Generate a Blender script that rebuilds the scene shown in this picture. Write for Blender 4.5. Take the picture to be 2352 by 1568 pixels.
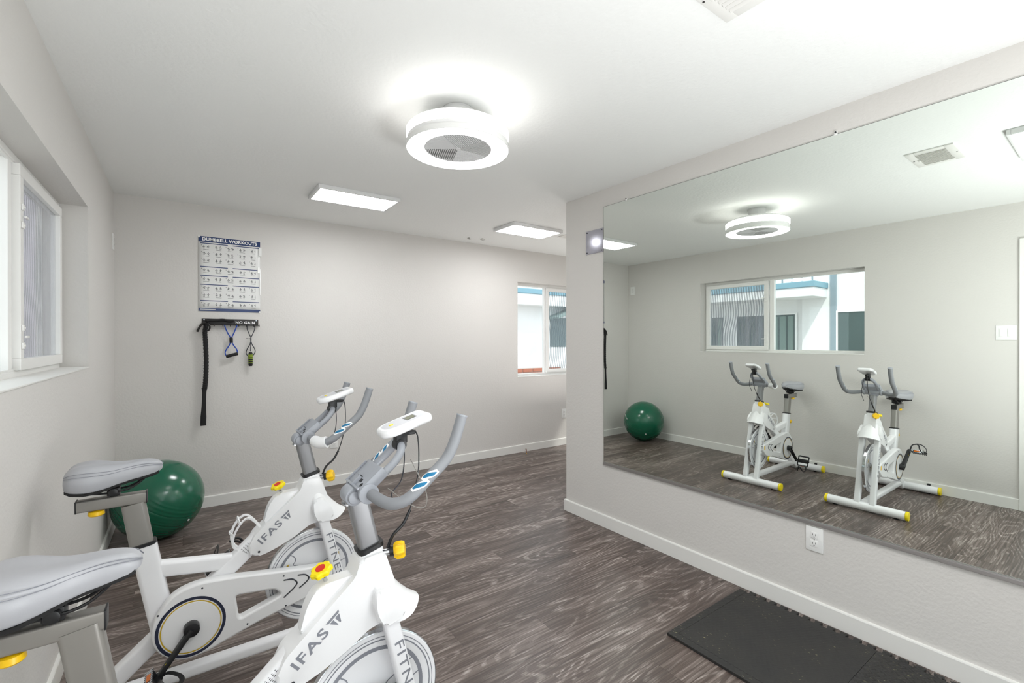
import bpy, bmesh, math, random
from mathutils import Vector, Matrix
random.seed(7)
PI = math.pi
sc = bpy.context.scene
COL = sc.collection
for o in list(bpy.data.objects): bpy.data.objects.remove(o)

# ------------------------------------------------------------------ camera
CAM_F, YAW, PITCH, ROLL = 1061.35, 0.6192541, -0.0025109, -0.00090443
CAMX, CAMZ = 0.410832, 1.349551
fw = Vector((math.sin(YAW)*math.cos(PITCH), math.cos(YAW)*math.cos(PITCH), math.sin(PITCH)))
rt = Vector((math.cos(YAW), -math.sin(YAW), 0)); up = rt.cross(fw)
r2 = rt*math.cos(ROLL) + up*math.sin(ROLL); u2 = up*math.cos(ROLL) - rt*math.sin(ROLL)
cam = bpy.data.cameras.new('camera'); cam.sensor_width = 36; cam.lens = 36*CAM_F/2352
cam.clip_start = 0.02; cam.clip_end = 200
co = bpy.data.objects.new('camera', cam); COL.objects.link(co)
M = Matrix((r2, u2, -fw)).transposed().to_4x4(); M.translation = (CAMX, 0, CAMZ)
co.matrix_world = M; sc.camera = co

# ------------------------------------------------------------------ sky, exposure
world = bpy.data.worlds.new('sky'); sc.world = world; world.use_nodes = True
bg = world.node_tree.nodes['Background']
bg.inputs[0].default_value = (0.88, 0.94, 1.0, 1); bg.inputs[1].default_value = 1.8
sun = bpy.data.lights.new('sun', 'SUN'); sun.energy = 2.4; sun.angle = 0.05; sun.color = (1, .96, .9)
so = bpy.data.objects.new('sun', sun); COL.objects.link(so)
so.rotation_euler = Vector((-.6, .5, -1)).to_track_quat('-Z', 'Y').to_euler()
sc.view_settings.view_transform = 'Standard'; sc.view_settings.look = 'None'
sc.view_settings.gamma = 1; sc.view_settings.use_curve_mapping = False
sc.view_settings.exposure = 0.3
PANEL_E, RING_E, RING_UP = 22.0, 7.5, 6.0
# two unseen uplights added out of frame, standing in for a bounced flash
fl = bpy.data.lights.new('bounce_fill', 'AREA'); fl.shape = 'DISK'; fl.size = .8; fl.energy = 56; fl.color = (.965, .985, 1); fl.spread = math.radians(175)
fo_ = bpy.data.objects.new('bounce_fill', fl); COL.objects.link(fo_); fo_.location = (1.6, -.6, .5); fo_.rotation_euler = (PI, math.radians(-15), 0)
fl2 = fl.copy(); fl2.energy = 8; fl2.color = (1, .95, .92); fo2 = bpy.data.objects.new('bounce_fill', fl2); COL.objects.link(fo2); fo2.location = (4.3, 3.5, .5); fo2.rotation_euler = (PI, 0, 0)  # second uplight, added in the side room to brighten the far ceiling

# ------------------------------------------------------------------ room constants
H, YB, W, YEND, WROT = 2.44, 4.4835, 2.8968, 2.739, 0.008955
REARY, FARX = -1.6, 5.4
def wx(y): return W - math.tan(WROT)*(y-2.2)      # the mirror wall's plane, half a degree off square

# ------------------------------------------------------------------ materials
def lin(c):
    return tuple(((v/255)/12.92 if v/255 <= .04045 else ((v/255+.055)/1.055)**2.4) for v in c) + (1,)
class NT:
    def __init__(s, m): s.t = m.node_tree; s.n = s.t.nodes; s.l = s.t.links; s.b = s.n.get('Principled BSDF')
    def add(s, k, **kw):
        n = s.n.new(k)
        for a, v in kw.items(): setattr(n, a, v)
        return n
    def link(s, a, b): s.l.new(a, b)
def mat(name, col, rough=.5, metal=0, bump=None, emit=None, spec=None, coat=0, vary=0, vscale=8):
    m = bpy.data.materials.new(name); m.use_nodes = True; q = NT(m); b = q.b
    b.inputs['Base Color'].default_value = lin(col); b.inputs['Roughness'].default_value = rough
    b.inputs['Metallic'].default_value = metal
    if spec is not None: b.inputs['Specular IOR Level'].default_value = spec
    if coat: b.inputs['Coat Weight'].default_value = coat; b.inputs['Coat Roughness'].default_value = .15
    if emit: b.inputs['Emission Color'].default_value = lin(emit[0]); b.inputs['Emission Strength'].default_value = emit[1]
    tc = q.add('ShaderNodeTexCoord')
    if vary:
        nz = q.add('ShaderNodeTexNoise'); nz.inputs['Scale'].default_value = vscale; nz.inputs['Detail'].default_value = 5
        q.link(tc.outputs['Object'], nz.inputs['Vector'])
        mr = q.add('ShaderNodeMapRange'); mr.inputs[3].default_value = 1-vary; mr.inputs[4].default_value = 1+vary
        q.link(nz.outputs[0], mr.inputs[0])
        mx = q.add('ShaderNodeVectorMath', operation='SCALE'); mx.inputs[0].default_value = lin(col)[:3]
        q.link(mr.outputs[0], mx.inputs['Scale']); q.link(mx.outputs[0], b.inputs['Base Color'])
    if bump:
        nz = q.add('ShaderNodeTexNoise'); nz.inputs['Scale'].default_value = bump[0]; nz.inputs['Detail'].default_value = 3
        q.link(tc.outputs['Object'], nz.inputs['Vector'])
        bp = q.add('ShaderNodeBump'); bp.inputs['Strength'].default_value = bump[1]; bp.inputs['Distance'].default_value = bump[2]
        q.link(nz.outputs[0], bp.inputs['Height']); q.link(bp.outputs[0], b.inputs['Normal'])
    return m
MT = {}
MT['wall'] = mat('wall_paint', (214, 211, 207), .75, bump=(70, .35, .004), vary=.012, vscale=3)
MT['ceil'] = mat('ceiling_paint', (240, 241, 239), .85, bump=(55, .35, .004))
MT['trim'] = mat('trim_paint', (232, 231, 227), .35, vary=.01)
MT['vinyl'] = mat('window_vinyl', (236, 235, 232), .35, vary=.02)
MT['plate'] = mat('plate_plastic', (238, 238, 236), .3)
MT['slot'] = mat('slot_dark', (60, 58, 56), .5)
MT['white'] = mat('white_enamel', (243, 243, 245), .28, coat=.3, vary=.01)
MT['shroud'] = mat('white_abs', (240, 240, 241), .32, coat=.2, bump=(300, .05, .0005))
MT['grey'] = mat('grey_post_paint', (138, 138, 140), .38, metal=.35, bump=(500, .05, .0004))
MT['postgrey'] = mat('silver_grey_post', (150, 147, 142), .36, metal=.4)
MT['foam'] = mat('grey_grip_foam', (138, 140, 144), .6, bump=(400, .15, .0006), vary=.04, vscale=30)
MT['plgrey'] = mat('grey_housing_plastic', (160, 163, 170), .35, bump=(300, .05, .0005))
MT['saddle'] = mat('grey_saddle_vinyl', (176, 177, 182), .42, bump=(500, .12, .0006), vary=.03, vscale=12)
MT['black'] = mat('black_plastic', (28, 28, 30), .4)
MT['rubber'] = mat('black_rubber', (22, 22, 23), .7)
MT['yellow'] = mat('yellow_plastic', (250, 225, 10), .35)
MT['amber'] = mat('amber_yellow_plastic', (250, 200, 15), .35)
MT['red'] = mat('red_print', (215, 45, 30), .4)
MT['blueprint'] = mat('teal_blue_print', (15, 112, 155), .45)
MT['navy'] = mat('navy_print', (40, 45, 66), .4)
MT['gold'] = mat('gold_print', (205, 170, 45), .4)
MT['inkgrey'] = mat('grey_print', (134, 136, 144), .4)
MT['inkdark'] = mat('dark_print', (52, 54, 60), .4)
MT['chrome'] = mat('chrome', (205, 207, 210), .12, metal=1)
MT['steel'] = mat('brushed_steel', (184, 184, 194), .24, metal=1, bump=(25, .08, .002))
MT['alu'] = mat('aluminium_channel', (196, 194, 194), .35, metal=.9)
MT['white_print'] = mat('white_print', (240, 240, 240), .5)
MT['sil'] = mat('mirror_silvering', (236, 241, 236), 0.0, metal=1)
MT['orange'] = mat('amber_reflector', (215, 110, 20), .2)
MT['lcd'] = mat('lcd_screen', (120, 122, 100), .15)
MT['console_face'] = mat('console_face', (196, 197, 202), .3)
MT['lamp'] = mat('lamp_diffuser', (250, 250, 250), .5, emit=((253, 254, 255), RING_E))
MT['lampup'] = mat('lamp_side_diffuser', (250, 250, 250), .5, emit=((255, 253, 249), RING_UP))
MT['panel'] = mat('panel_diffuser', (250, 250, 250), .5, emit=((253, 254, 255), PANEL_E))
MT['lampbody'] = mat('lamp_body', (225, 225, 225), .4)
MT['paper'] = mat('poster_paper', (224, 224, 222), .25, coat=.3)
MT['posterblue'] = mat('poster_blue', (22, 50, 102), .3, coat=.2)
MT['posterline'] = mat('poster_figures', (46, 48, 54), .4)
MT['tape'] = mat('clear_tape', (238, 238, 236), .1, coat=1)
MT['rackblack'] = mat('rack_black_metal', (38, 34, 33), .45)
MT['fabricblack'] = mat('black_webbing', (20, 19, 20), .8, bump=(300, .4, .001))
MT['bandblue'] = mat('blue_rubber_tube', (25, 70, 170), .3)
MT['green'] = mat('lime_foam', (170, 200, 40), .6)
MT['ball'] = mat('green_vinyl', (4, 92, 66), .2, coat=.3, vary=.04, vscale=4)
MT['dirt'] = mat('brown_cable', (120, 62, 40), .6)
MT['stucco'] = mat('white_stucco', (242, 242, 242), .8, bump=(20, .2, .01), vary=.02)
MT['bluetrim'] = mat('blue_trim_paint', (128, 168, 184), .6)
MT['greytrim'] = mat('grey_blue_paint', (140, 156, 165), .6)
MT['brick'] = mat('red_brick', (176, 110, 88), .85, vary=.15, vscale=12)
MT['board'] = mat('weathered_fence', (200, 195, 205), .85, vary=.25, vscale=6)
MT['concrete'] = mat('concrete', (176, 174, 168), .9, vary=.08, vscale=3)
MT['darkglass'] = mat('dark_door_glass', (74, 92, 92), .12, coat=.4, vary=.2, vscale=3)
MT['curtain'] = mat('curtain_cloth', (128, 146, 142), .8)

def glass_mat():
    m = bpy.data.materials.new('window_glass'); m.use_nodes = True; q = NT(m); q.n.remove(q.b)
    out = q.n['Material Output']; tr = q.add('ShaderNodeBsdfTransparent'); gl = q.add('ShaderNodeBsdfGlossy')
    tr.inputs[0].default_value = (.93, .95, .95, 1); gl.inputs['Roughness'].default_value = .02
    ge = q.add('ShaderNodeNewGeometry'); dt = q.add('ShaderNodeVectorMath', operation='DOT_PRODUCT'); q.link(ge.outputs['Incoming'], dt.inputs[0]); q.link(ge.outputs['Normal'], dt.inputs[1])
    ab = q.add('ShaderNodeMath', operation='ABSOLUTE'); q.link(dt.outputs['Value'], ab.inputs[0])
    om = q.add('ShaderNodeMath', operation='SUBTRACT'); om.inputs[0].default_value = 1; q.link(ab.outputs[0], om.inputs[1])
    pw = q.add('ShaderNodeMath', operation='POWER'); q.link(om.outputs[0], pw.inputs[0]); pw.inputs[1].default_value = 5
    fr = q.add('ShaderNodeMath', operation='MULTIPLY_ADD'); q.link(pw.outputs[0], fr.inputs[0]); fr.inputs[1].default_value = .96; fr.inputs[2].default_value = .04
    mx = q.add('ShaderNodeMixShader')
    q.link(fr.outputs[0], mx.inputs[0]); q.link(tr.outputs[0], mx.inputs[1]); q.link(gl.outputs[0], mx.inputs[2]); q.link(mx.outputs[0], out.inputs[0])
    return m
MT['glass'] = glass_mat()
def dusty_lightened():  # streaks of dust, with pale diffuse mixed in to lighten the dark pane
    m = glass_mat(); m.name = 'dusty_lightened_glass'; q = NT(m); out = q.n['Material Output']; src = out.inputs[0].links[0].from_socket
    df = q.add('ShaderNodeBsdfDiffuse'); df.inputs[0].default_value = lin((206, 204, 216)); tc = q.add('ShaderNodeTexCoord'); mp = q.add('ShaderNodeMapping'); mp.inputs['Scale'].default_value = (1, 14, 1.2)
    nz = q.add('ShaderNodeTexNoise'); nz.inputs['Scale'].default_value = 2.5; nz.inputs['Detail'].default_value = 4; q.link(tc.outputs['Object'], mp.inputs[0]); q.link(mp.outputs[0], nz.inputs['Vector'])
    mr = q.add('ShaderNodeMapRange'); mr.inputs[1].default_value = .3; mr.inputs[2].default_value = .7; mr.inputs[3].default_value = .06; mr.inputs[4].default_value = .26; q.link(nz.outputs[0], mr.inputs[0])
    mx = q.add('ShaderNodeMixShader'); q.link(mr.outputs[0], mx.inputs[0]); q.link(src, mx.inputs[1]); q.link(df.outputs[0], mx.inputs[2]); q.link(mx.outputs[0], out.inputs[0]); return m
MT['dusty_lightened'] = dusty_lightened()
def screen_mat():
    # insect mesh whose weave beats against itself in wavy dark bands
    m = bpy.data.materials.new('insect_mesh'); m.use_nodes = True; q = NT(m); b = q.b
    b.inputs['Base Color'].default_value = lin((90, 112, 122)); b.inputs['Roughness'].default_value = .7
    tc = q.add('ShaderNodeTexCoord'); sx = q.add('ShaderNodeSeparateXYZ'); q.link(tc.outputs['Object'], sx.inputs[0])
    def mt(op, a_, b_, c_=None):
        n = q.add('ShaderNodeMath', operation=op)
        for i, v in enumerate((a_, b_, c_)):
            if v is None: continue
            if isinstance(v, (int, float)): n.inputs[i].default_value = v
            else: q.link(v, n.inputs[i])
        return n.outputs[0]
    h = mt('ADD', sx.outputs[0], sx.outputs[1])
    w1 = mt('MULTIPLY', mt('SINE', mt('MULTIPLY_ADD', sx.outputs[2], 7.5, 1.2), 0), 4.5)
    w2 = mt('MULTIPLY', mt('SINE', mt('MULTIPLY_ADD', sx.outputs[2], 17.0, mt('MULTIPLY', h, 4.0)), 0), .9)
    v = mt('SINE', mt('ADD', mt('MULTIPLY_ADD', h, 2*PI*32, w1), w2), 0)
    mr = q.add('ShaderNodeMapRange'); mr.inputs[1].default_value = -.3; mr.inputs[2].default_value = .5; mr.inputs[3].default_value = .08; mr.inputs[4].default_value = .66
    q.link(v, mr.inputs[0]); q.link(mr.outputs[0], b.inputs['Alpha'])
    return m
MT['mesh'] = screen_mat()
def plank_mat():
    m = bpy.data.materials.new('grey_oak_vinyl'); m.use_nodes = True; q = NT(m); b = q.b
    geo = q.add('ShaderNodeNewGeometry'); oi = q.add('ShaderNodeObjectInfo')
    sh = q.add('ShaderNodeVectorMath', operation='SCALE'); sh.inputs[0].default_value = (37, 91, 53); q.link(oi.outputs['Random'], sh.inputs['Scale'])
    ad = q.add('ShaderNodeVectorMath', operation='ADD'); q.link(geo.outputs['Position'], ad.inputs[0]); q.link(sh.outputs[0], ad.inputs[1])
    def mapped(s, dist=None):
        mp = q.add('ShaderNodeMapping'); mp.inputs['Scale'].default_value = s; q.link(ad.outputs[0], mp.inputs[0]); return mp
    def noise(mp, sc_, det, rough=.5):
        n = q.add('ShaderNodeTexNoise'); n.inputs['Scale'].default_value = sc_; n.inputs['Detail'].default_value = det; n.inputs['Roughness'].default_value = rough
        q.link(mp.outputs[0], n.inputs['Vector']); return n
    def math_(op, a, bb, c=None):
        n = q.add('ShaderNodeMath', operation=op)
        for i, v in enumerate((a, bb, c)):
            if v is None: continue
            if isinstance(v, (int, float)): n.inputs[i].default_value = v
            else: q.link(v, n.inputs[i])
        return n.outputs[0]
    field = noise(mapped((1.1, 5.5, 1)), 1.0, 1.4, .4)
    rings = math_('SINE', math_('MULTIPLY', field.outputs[0], 125), 0)
    ringl = q.add('ShaderNodeMapRange'); ringl.inputs[1].default_value = .1; ringl.inputs[2].default_value = 1.0; q.link(rings, ringl.inputs[0])
    streak = noise(mapped((2.5, 110, 1)), 1.0, 4, .65)
    fleck = noise(mapped((9, 150, 1)), 1.0, 3, .6)
    patch = noise(mapped((1.1, 8.0, 1)), 1.0, 3)
    # base between dark taupe and mid grey-brown
    cr = q.add('ShaderNodeValToRGB'); cr.color_ramp.elements[0].position = .30; cr.color_ramp.elements[0].color = lin((42, 34, 31))
    cr.color_ramp.elements[1].position = .72; cr.color_ramp.elements[1].color = lin((143, 130, 124))
    e = cr.color_ramp.elements.new(.5); e.color = lin((84, 71, 65))
    v = math_('ADD', math_('MULTIPLY', streak.outputs[0], .62), math_('MULTIPLY', patch.outputs[0], .42))
    v = math_('ADD', v, math_('MULTIPLY', math_('SUBTRACT', oi.outputs['Random'], .5), .07))
    q.link(v, cr.inputs[0])
    fm = q.add('ShaderNodeMapRange'); fm.inputs[1].default_value = .42; fm.inputs[2].default_value = .68; q.link(fleck.outputs[0], fm.inputs[0])
    pm = q.add('ShaderNodeMapRange'); pm.inputs[1].default_value = .38; pm.inputs[2].default_value = .66; q.link(patch.outputs[0], pm.inputs[0])
    ff = math_('MULTIPLY', math_('MULTIPLY', ringl.outputs[0], fm.outputs[0]), math_('MULTIPLY_ADD', pm.outputs[0], .70, .12))
    mx = q.add('ShaderNodeMix', data_type='RGBA'); mx.inputs[7].default_value = lin((212, 201, 194))
    q.link(ff, mx.inputs[0]); q.link(cr.outputs[0], mx.inputs[6]); q.link(mx.outputs[2], b.inputs['Base Color'])
    b.inputs['Roughness'].default_value = .36; b.inputs['Specular IOR Level'].default_value = .5
    bp = q.add('ShaderNodeBump'); bp.inputs['Strength'].default_value = .25; bp.inputs['Distance'].default_value = .0008
    q.link(ff, bp.inputs['Height']); q.link(bp.outputs[0], b.inputs['Normal'])
    return m
MT['plank'] = plank_mat()
MT['subfloor'] = mat('subfloor', (40, 34, 32), .8)
def matrubber(name, zig):
    m = mat(name, (44, 44, 47), .62); q = NT(m); b = q.b
    tc = q.n['Texture Coordinate']
    mp = q.add('ShaderNodeMapping'); mp.inputs['Rotation'].default_value = (0, 0, .6); mp.inputs['Scale'].default_value = (1, .35, 1); q.link(tc.outputs['Object'], mp.inputs[0])
    vo = q.add('ShaderNodeTexNoise'); vo.inputs['Scale'].default_value = 150; vo.inputs['Detail'].default_value = 2; q.link(mp.outputs[0], vo.inputs[0])
    nz = q.add('ShaderNodeTexNoise'); nz.inputs['Scale'].default_value = 6; nz.inputs['Detail'].default_value = 4; q.link(tc.outputs['Object'], nz.inputs[0])
    mr = q.add('ShaderNodeMapRange'); mr.inputs[1].default_value = .685; mr.inputs[2].default_value = .72; q.link(vo.outputs[0], mr.inputs[0])
    m2 = q.add('ShaderNodeMapRange'); m2.inputs[1].default_value = .5; m2.inputs[2].default_value = .62; q.link(nz.outputs[0], m2.inputs[0])
    mu = q.add('ShaderNodeMath', operation='MULTIPLY'); q.link(mr.outputs[0], mu.inputs[0]); q.link(m2.outputs[0], mu.inputs[1])
    c0 = q.add('ShaderNodeMix', data_type='RGBA'); c0.inputs[6].default_value = lin((30, 30, 33)); c0.inputs[7].default_value = lin((50, 48, 44)); q.link(nz.outputs[0], c0.inputs[0])
    mx = q.add('ShaderNodeMix', data_type='RGBA'); q.link(c0.outputs[2], mx.inputs[6]); mx.inputs[7].default_value = lin((170, 165, 125)); q.link(mu.outputs[0], mx.inputs[0]); q.link(mx.outputs[2], b.inputs['Base Color'])
    # chevron tread relief
    sx = q.add('ShaderNodeSeparateXYZ'); q.link(tc.outputs['Object'], sx.inputs[0])
    pp = q.add('ShaderNodeMath', operation='PINGPONG'); pp.inputs[1].default_value = .018; q.link(sx.outputs[0], pp.inputs[0])
    s2 = q.add('ShaderNodeMath', operation='ADD'); q.link(pp.outputs[0], s2.inputs[0]); q.link(sx.outputs[1], s2.inputs[1])
    p2 = q.add('ShaderNodeMath', operation='PINGPONG'); p2.inputs[1].default_value = .011; q.link(s2.outputs[0], p2.inputs[0])
    bp = q.add('ShaderNodeBump'); bp.inputs['Strength'].default_value = zig; bp.inputs['Distance'].default_value = .25; q.link(p2.outputs[0], bp.inputs['Height'])
    q.link(bp.outputs[0], b.inputs['Normal'])
    return m
MT['mat_a'] = matrubber('rubber_mat_worn', .3); MT['mat_b'] = matrubber('rubber_mat_treaded', .9)

# ------------------------------------------------------------------ mesh helpers
def link(name, me, m=None, parent=None, loc=None):
    o = bpy.data.objects.new(name, me); COL.objects.link(o)
    if m: 
        if not me.materials: me.materials.append(MT[m] if isinstance(m, str) else m)
    if parent: o.parent = parent
    if loc: o.location = loc
    return o
def obj(name, bm, m, parent=None, smooth=True, loc=None, weighted=False):
    bmesh.ops.recalc_face_normals(bm, faces=bm.faces)
    me = bpy.data.meshes.new(name); bm.to_mesh(me); bm.free()
    if smooth:
        for p in me.polygons: p.use_smooth = True
        try: me.set_sharp_from_angle(angle=math.radians(35))
        except Exception: pass
    return link(name, me, m, parent, loc)
def BM(): return bmesh.new()
def box(bm, lo, hi, bev=0, mtx=None):
    lo, hi = Vector(lo), Vector(hi)
    c = (lo+hi)/2; s = hi-lo
    r = bmesh.ops.create_cube(bm, size=1, matrix=Matrix.Translation(c) @ Matrix.Diagonal((*s, 1)))
    vs = r['verts']
    if bev:
        es = list({e for v in vs for e in v.link_edges})
        r = bmesh.ops.bevel(bm, geom=es, offset=min(bev, min(s)*.45), segments=2, affect='EDGES', profile=.6)
        vs = list({v for f in r['faces'] for v in f.verts} | {v for v in vs if v.is_valid})
        fs = {f for v in vs for f in v.link_faces}; vs = list({v for f in fs for v in f.verts})
    if mtx is not None: bmesh.ops.transform(bm, matrix=mtx, verts=vs)
    return vs
def cyl(bm, a, b, r, r2=None, n=24, bev=0):
    a, b = Vector(a), Vector(b); d = b-a; L = d.length
    q = d.to_track_quat('Z', 'Y').to_matrix().to_4x4(); q.translation = a
    r2 = r if r2 is None else r2
    if bev: prof = [(0, 0), (r-bev, 0), (r-bev*.3, bev*.3), (r, bev), (r2, L-bev), (r2-bev*.3, L-bev*.3), (r2-bev, L), (0, L)]
    else: prof = [(0, 0), (r, 0), (r2, L), (0, L)]
    lathe(bm, prof, q, n)
def lathe(bm, prof, mtx=Matrix.Identity(4), n=32, close=False):
    rings = []
    for (r, z) in prof:
        if r < 1e-6: rings.append([bm.verts.new(mtx @ Vector((0, 0, z)))])
        else: rings.append([bm.verts.new(mtx @ Vector((r*math.cos(2*PI*i/n), r*math.sin(2*PI*i/n), z))) for i in range(n)])
    pr = list(zip(rings[:-1], rings[1:])) + ([(rings[-1], rings[0])] if close else [])
    for A, B in pr:
        for i in range(n):
            j = (i+1) % n
            if len(A) == 1 and len(B) == 1: continue
            if len(A) == 1: f = (A[0], B[i], B[j])
            elif len(B) == 1: f = (A[i], A[j], B[0])
            else: f = (A[i], A[j], B[j], B[i])
            try: bm.faces.new(f)
            except ValueError: pass
def smoothpath(pts, k=6):
    pts = [Vector(p) for p in pts]; out = []
    P = [2*pts[0]-pts[1]] + pts + [2*pts[-1]-pts[-2]]
    for i in range(1, len(P)-2):
        p0, p1, p2, p3 = P[i-1:i+3]
        for j in range(k):
            t = j/k
            out.append(.5*((2*p1)+(p2-p0)*t+(2*p0-5*p1+4*p2-p3)*t*t+(3*p1-p0-3*p2+p3)*t**3))
    out.append(pts[-1]); return out
def circle(r, n=14): return [(r*math.cos(2*PI*i/n), r*math.sin(2*PI*i/n)) for i in range(n)]
def rrect(w, h, r, k=4):
    out = []
    for cx, cy, a0 in ((w/2-r, h/2-r, 0), (-w/2+r, h/2-r, PI/2), (-w/2+r, -h/2+r, PI), (w/2-r, -h/2+r, 1.5*PI)):
        for i in range(k+1):
            a = a0 + PI/2*i/k; out.append((cx+r*math.cos(a), cy+r*math.sin(a)))
    return out
def sweep(bm, pts, sec, upv=None, radii=None, closed=False):
    pts = [Vector(p) for p in pts]; n = len(pts); rings = []
    T = []
    for i in range(n):
        a = pts[(i-1) % n] if (closed or i > 0) else pts[0]; b = pts[(i+1) % n] if (closed or i < n-1) else pts[-1]
        T.append((b-a).normalized())
    ref = Vector(upv) if upv else (Vector((0, 0, 1)) if abs(T[0].z) < .9 else Vector((0, 1, 0)))
    x = None
    for i in range(n):
        if upv: x = ref.cross(T[i]).normalized()
        else:
            if x is None: x = ref.cross(T[i]).normalized()
            else: x = (x - T[i]*x.dot(T[i])).normalized()
        y = T[i].cross(x)
        s = radii[i] if radii else 1
        rings.append([bm.verts.new(pts[i] + x*(a*s) + y*(b*s)) for a, b in sec])
    m = len(sec)
    for k in range(n if closed else n-1):
        A, B = rings[k], rings[(k+1) % n]
        for i in range(m):
            j = (i+1) % m; bm.faces.new((A[i], A[j], B[j], B[i]))
    if not closed:
        bm.faces.new(rings[0][::-1]); bm.faces.new(rings[-1])
    return rings
def tube(bm, pts, r, n=12, k=0, radii=None): 
    if k: pts = smoothpath(pts, k)
    sweep(bm, pts, circle(r, n), radii=radii)
def prism(bm, outline, y0, y1, bev=0):
    """(u,z) outline extruded along y"""
    A = [bm.verts.new((u, y0, z)) for u, z in outline]; B = [bm.verts.new((u, y1, z)) for u, z in outline]
    n = len(A); fa = bm.faces.new(A); fb = bm.faces.new(B[::-1])
    for i in range(n):
        j = (i+1) % n; bm.faces.new((A[i], B[i], B[j], A[j]))
    if bev:
        es = list(fa.edges)+list(fb.edges)
        bmesh.ops.bevel(bm, geom=es, offset=bev, segments=3, affect='EDGES', profile=.5)
def round_poly(pts, r, k=4):
    """fillet polygon corners; pts may carry own radius as third value"""
    out = []; n = len(pts)
    for i in range(n):
        p = Vector(pts[i][:2]); a = Vector(pts[i-1][:2]); b = Vector(pts[(i+1) % n][:2]); rr = pts[i][2] if len(pts[i]) > 2 else r
        da, db = (a-p), (b-p); t = min(rr, da.length*.48, db.length*.48)
        s, e = p+da.normalized()*t, p+db.normalized()*t
        for j in range(k+1):
            w = j/k; out.append(tuple((1-w)**2*s + 2*w*(1-w)*p + w*w*e))
    return out
def curve_mesh(splines, thick, bev):
    """2D filled outlines (holes allowed) in XY with thickness along Z"""
    cu = bpy.data.curves.new('outline', 'CURVE'); cu.dimensions = '2D'; cu.fill_mode = 'BOTH'
    cu.extrude = max(thick/2-bev, 0); cu.bevel_depth = bev; cu.bevel_resolution = 2; cu.offset = -bev
    for s in splines:
        sp = cu.splines.new('POLY'); sp.points.add(len(s)-1); sp.use_cyclic_u = True
        for p, q in zip(sp.points, s): p.co = (q[0], q[1], 0, 1)
    return cv2mesh(cu)
def cv2mesh(cu):
    o = bpy.data.objects.new('tmp', cu); COL.objects.link(o)
    me = bpy.data.meshes.new_from_object(o.evaluated_get(bpy.context.evaluated_depsgraph_get()))
    bpy.data.objects.remove(o); bpy.data.curves.remove(cu); return me
def text_mesh(s, size, ext=.0004, bold=0, space=1, shear=0, align='CENTER'):
    cu = bpy.data.curves.new('letters', 'FONT'); cu.body = s; cu.size = size; cu.extrude = ext; cu.offset = bold
    cu.space_character = space; cu.shear = shear; cu.align_x = align; cu.align_y = 'CENTER'; cu.resolution_u = 3
    return cv2mesh(cu)
def place(me, name, m, parent, origin, xdir, ydir, scale=(1, 1)):
    x = Vector(xdir).normalized(); y = Vector(ydir).normalized(); z = x.cross(y)
    Mx = Matrix((x*scale[0], y*scale[1], z)).transposed().to_4x4(); Mx.translation = origin
    me.transform(Mx)
    if me.materials: me.materials.clear()
    return link(name, me, m, parent)
def empty(name, label, cat, loc=(0, 0, 0), group=None, rz=0):
    o = bpy.data.objects.new(name, None); COL.objects.link(o); o.location = loc; o.rotation_euler = (0, 0, rz)
    o['label'] = label; o['category'] = cat; o.empty_display_size = .1
    if group: o['group'] = group
    return o
def tag(o, label, cat, group=None):
    o['label'] = label; o['category'] = cat
    if group: o['group'] = group
    return o
def struct(o, label=None):
    o['kind'] = 'structure'
    if label: o['label'] = label
    return o

# ------------------------------------------------------------------ room shell
D1a, D1b, D1h = -.42, .53, 2.085            # doorway in the left wall, behind the camera's right
W1a, W1b, W1z0, W1z1 = 1.612, 3.335, 1.205, 2.065
W2a, W2b, W2z0, W2z1 = 3.69, 5.05, .905, 2.055
b = BM()
for lo, hi in (((-.2, REARY-.1, 0), (0, D1a, H)), ((-.2, D1a, D1h), (0, D1b, H)), ((-.2, D1b, 0), (0, W1a, H)),
               ((-.2, W1a, 0), (0, W1b, W1z0)), ((-.2, W1a, W1z1), (0, W1b, H)), ((-.2, W1b, 0), (0, YB+.2, H))): box(b, lo, hi)
struct(obj('wall_left', b, 'wall', smooth=False), 'light grey orange-peel wall with the wide sliding window')
b = BM()
for lo, hi in (((0, YB, 0), (W2a, YB+.2, H)), ((W2a, YB, 0), (W2b, YB+.2, W2z0)), ((W2a, YB, W2z1), (W2b, YB+.2, H)), ((W2b, YB, 0), (FARX+.1, YB+.2, H))): box(b, lo, hi)
struct(obj('wall_back', b, 'wall', smooth=False), 'light grey wall with poster, rack and small window')
b = BM()
vs = [b.verts.new(p) for p in ((wx(REARY), REARY, 0), (wx(YEND), YEND, 0), (FARX, YEND, 0), (FARX, REARY, 0), (wx(REARY), REARY, H), (wx(YEND), YEND, H), (FARX, YEND, H), (FARX, REARY, H))]
for f in ((0, 1, 5, 4), (1, 2, 6, 5), (2, 3, 7, 6), (3, 0, 4, 7), (0, 3, 2, 1), (4, 5, 6, 7)): b.faces.new([vs[i] for i in f])
struct(obj('wall_right', b, 'wall', smooth=False), 'light grey partition wall carrying the big mirror')
b = BM()
for lo, hi in (((-.2, REARY-.1, 0), (.5, REARY, H)), ((.5, REARY-.1, 2.1), (2.5, REARY, H)), ((2.5, REARY-.1, 0), (FARX+.1, REARY, H))): box(b, lo, hi)
struct(obj('wall_front', b, 'wall', smooth=False))
b = BM(); box(b, (.5, REARY-.08, 0), (2.5, REARY-.03, .05)); box(b, (.5, REARY-.08, 2.05), (2.5, REARY-.03, 2.1))  # unseen glazed opening, added behind the camera to let in more skylight
for x in (.5, 1.475, 2.45): box(b, (x, REARY-.08, .05), (x+.05, REARY-.03, 2.05))
d2 = struct(obj('added_door', b, 'vinyl', smooth=False)); b = BM(); box(b, (.55, REARY-.06, .05), (2.45, REARY-.056, 2.05)); obj('pane', b, 'glass', d2, smooth=False)
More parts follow.
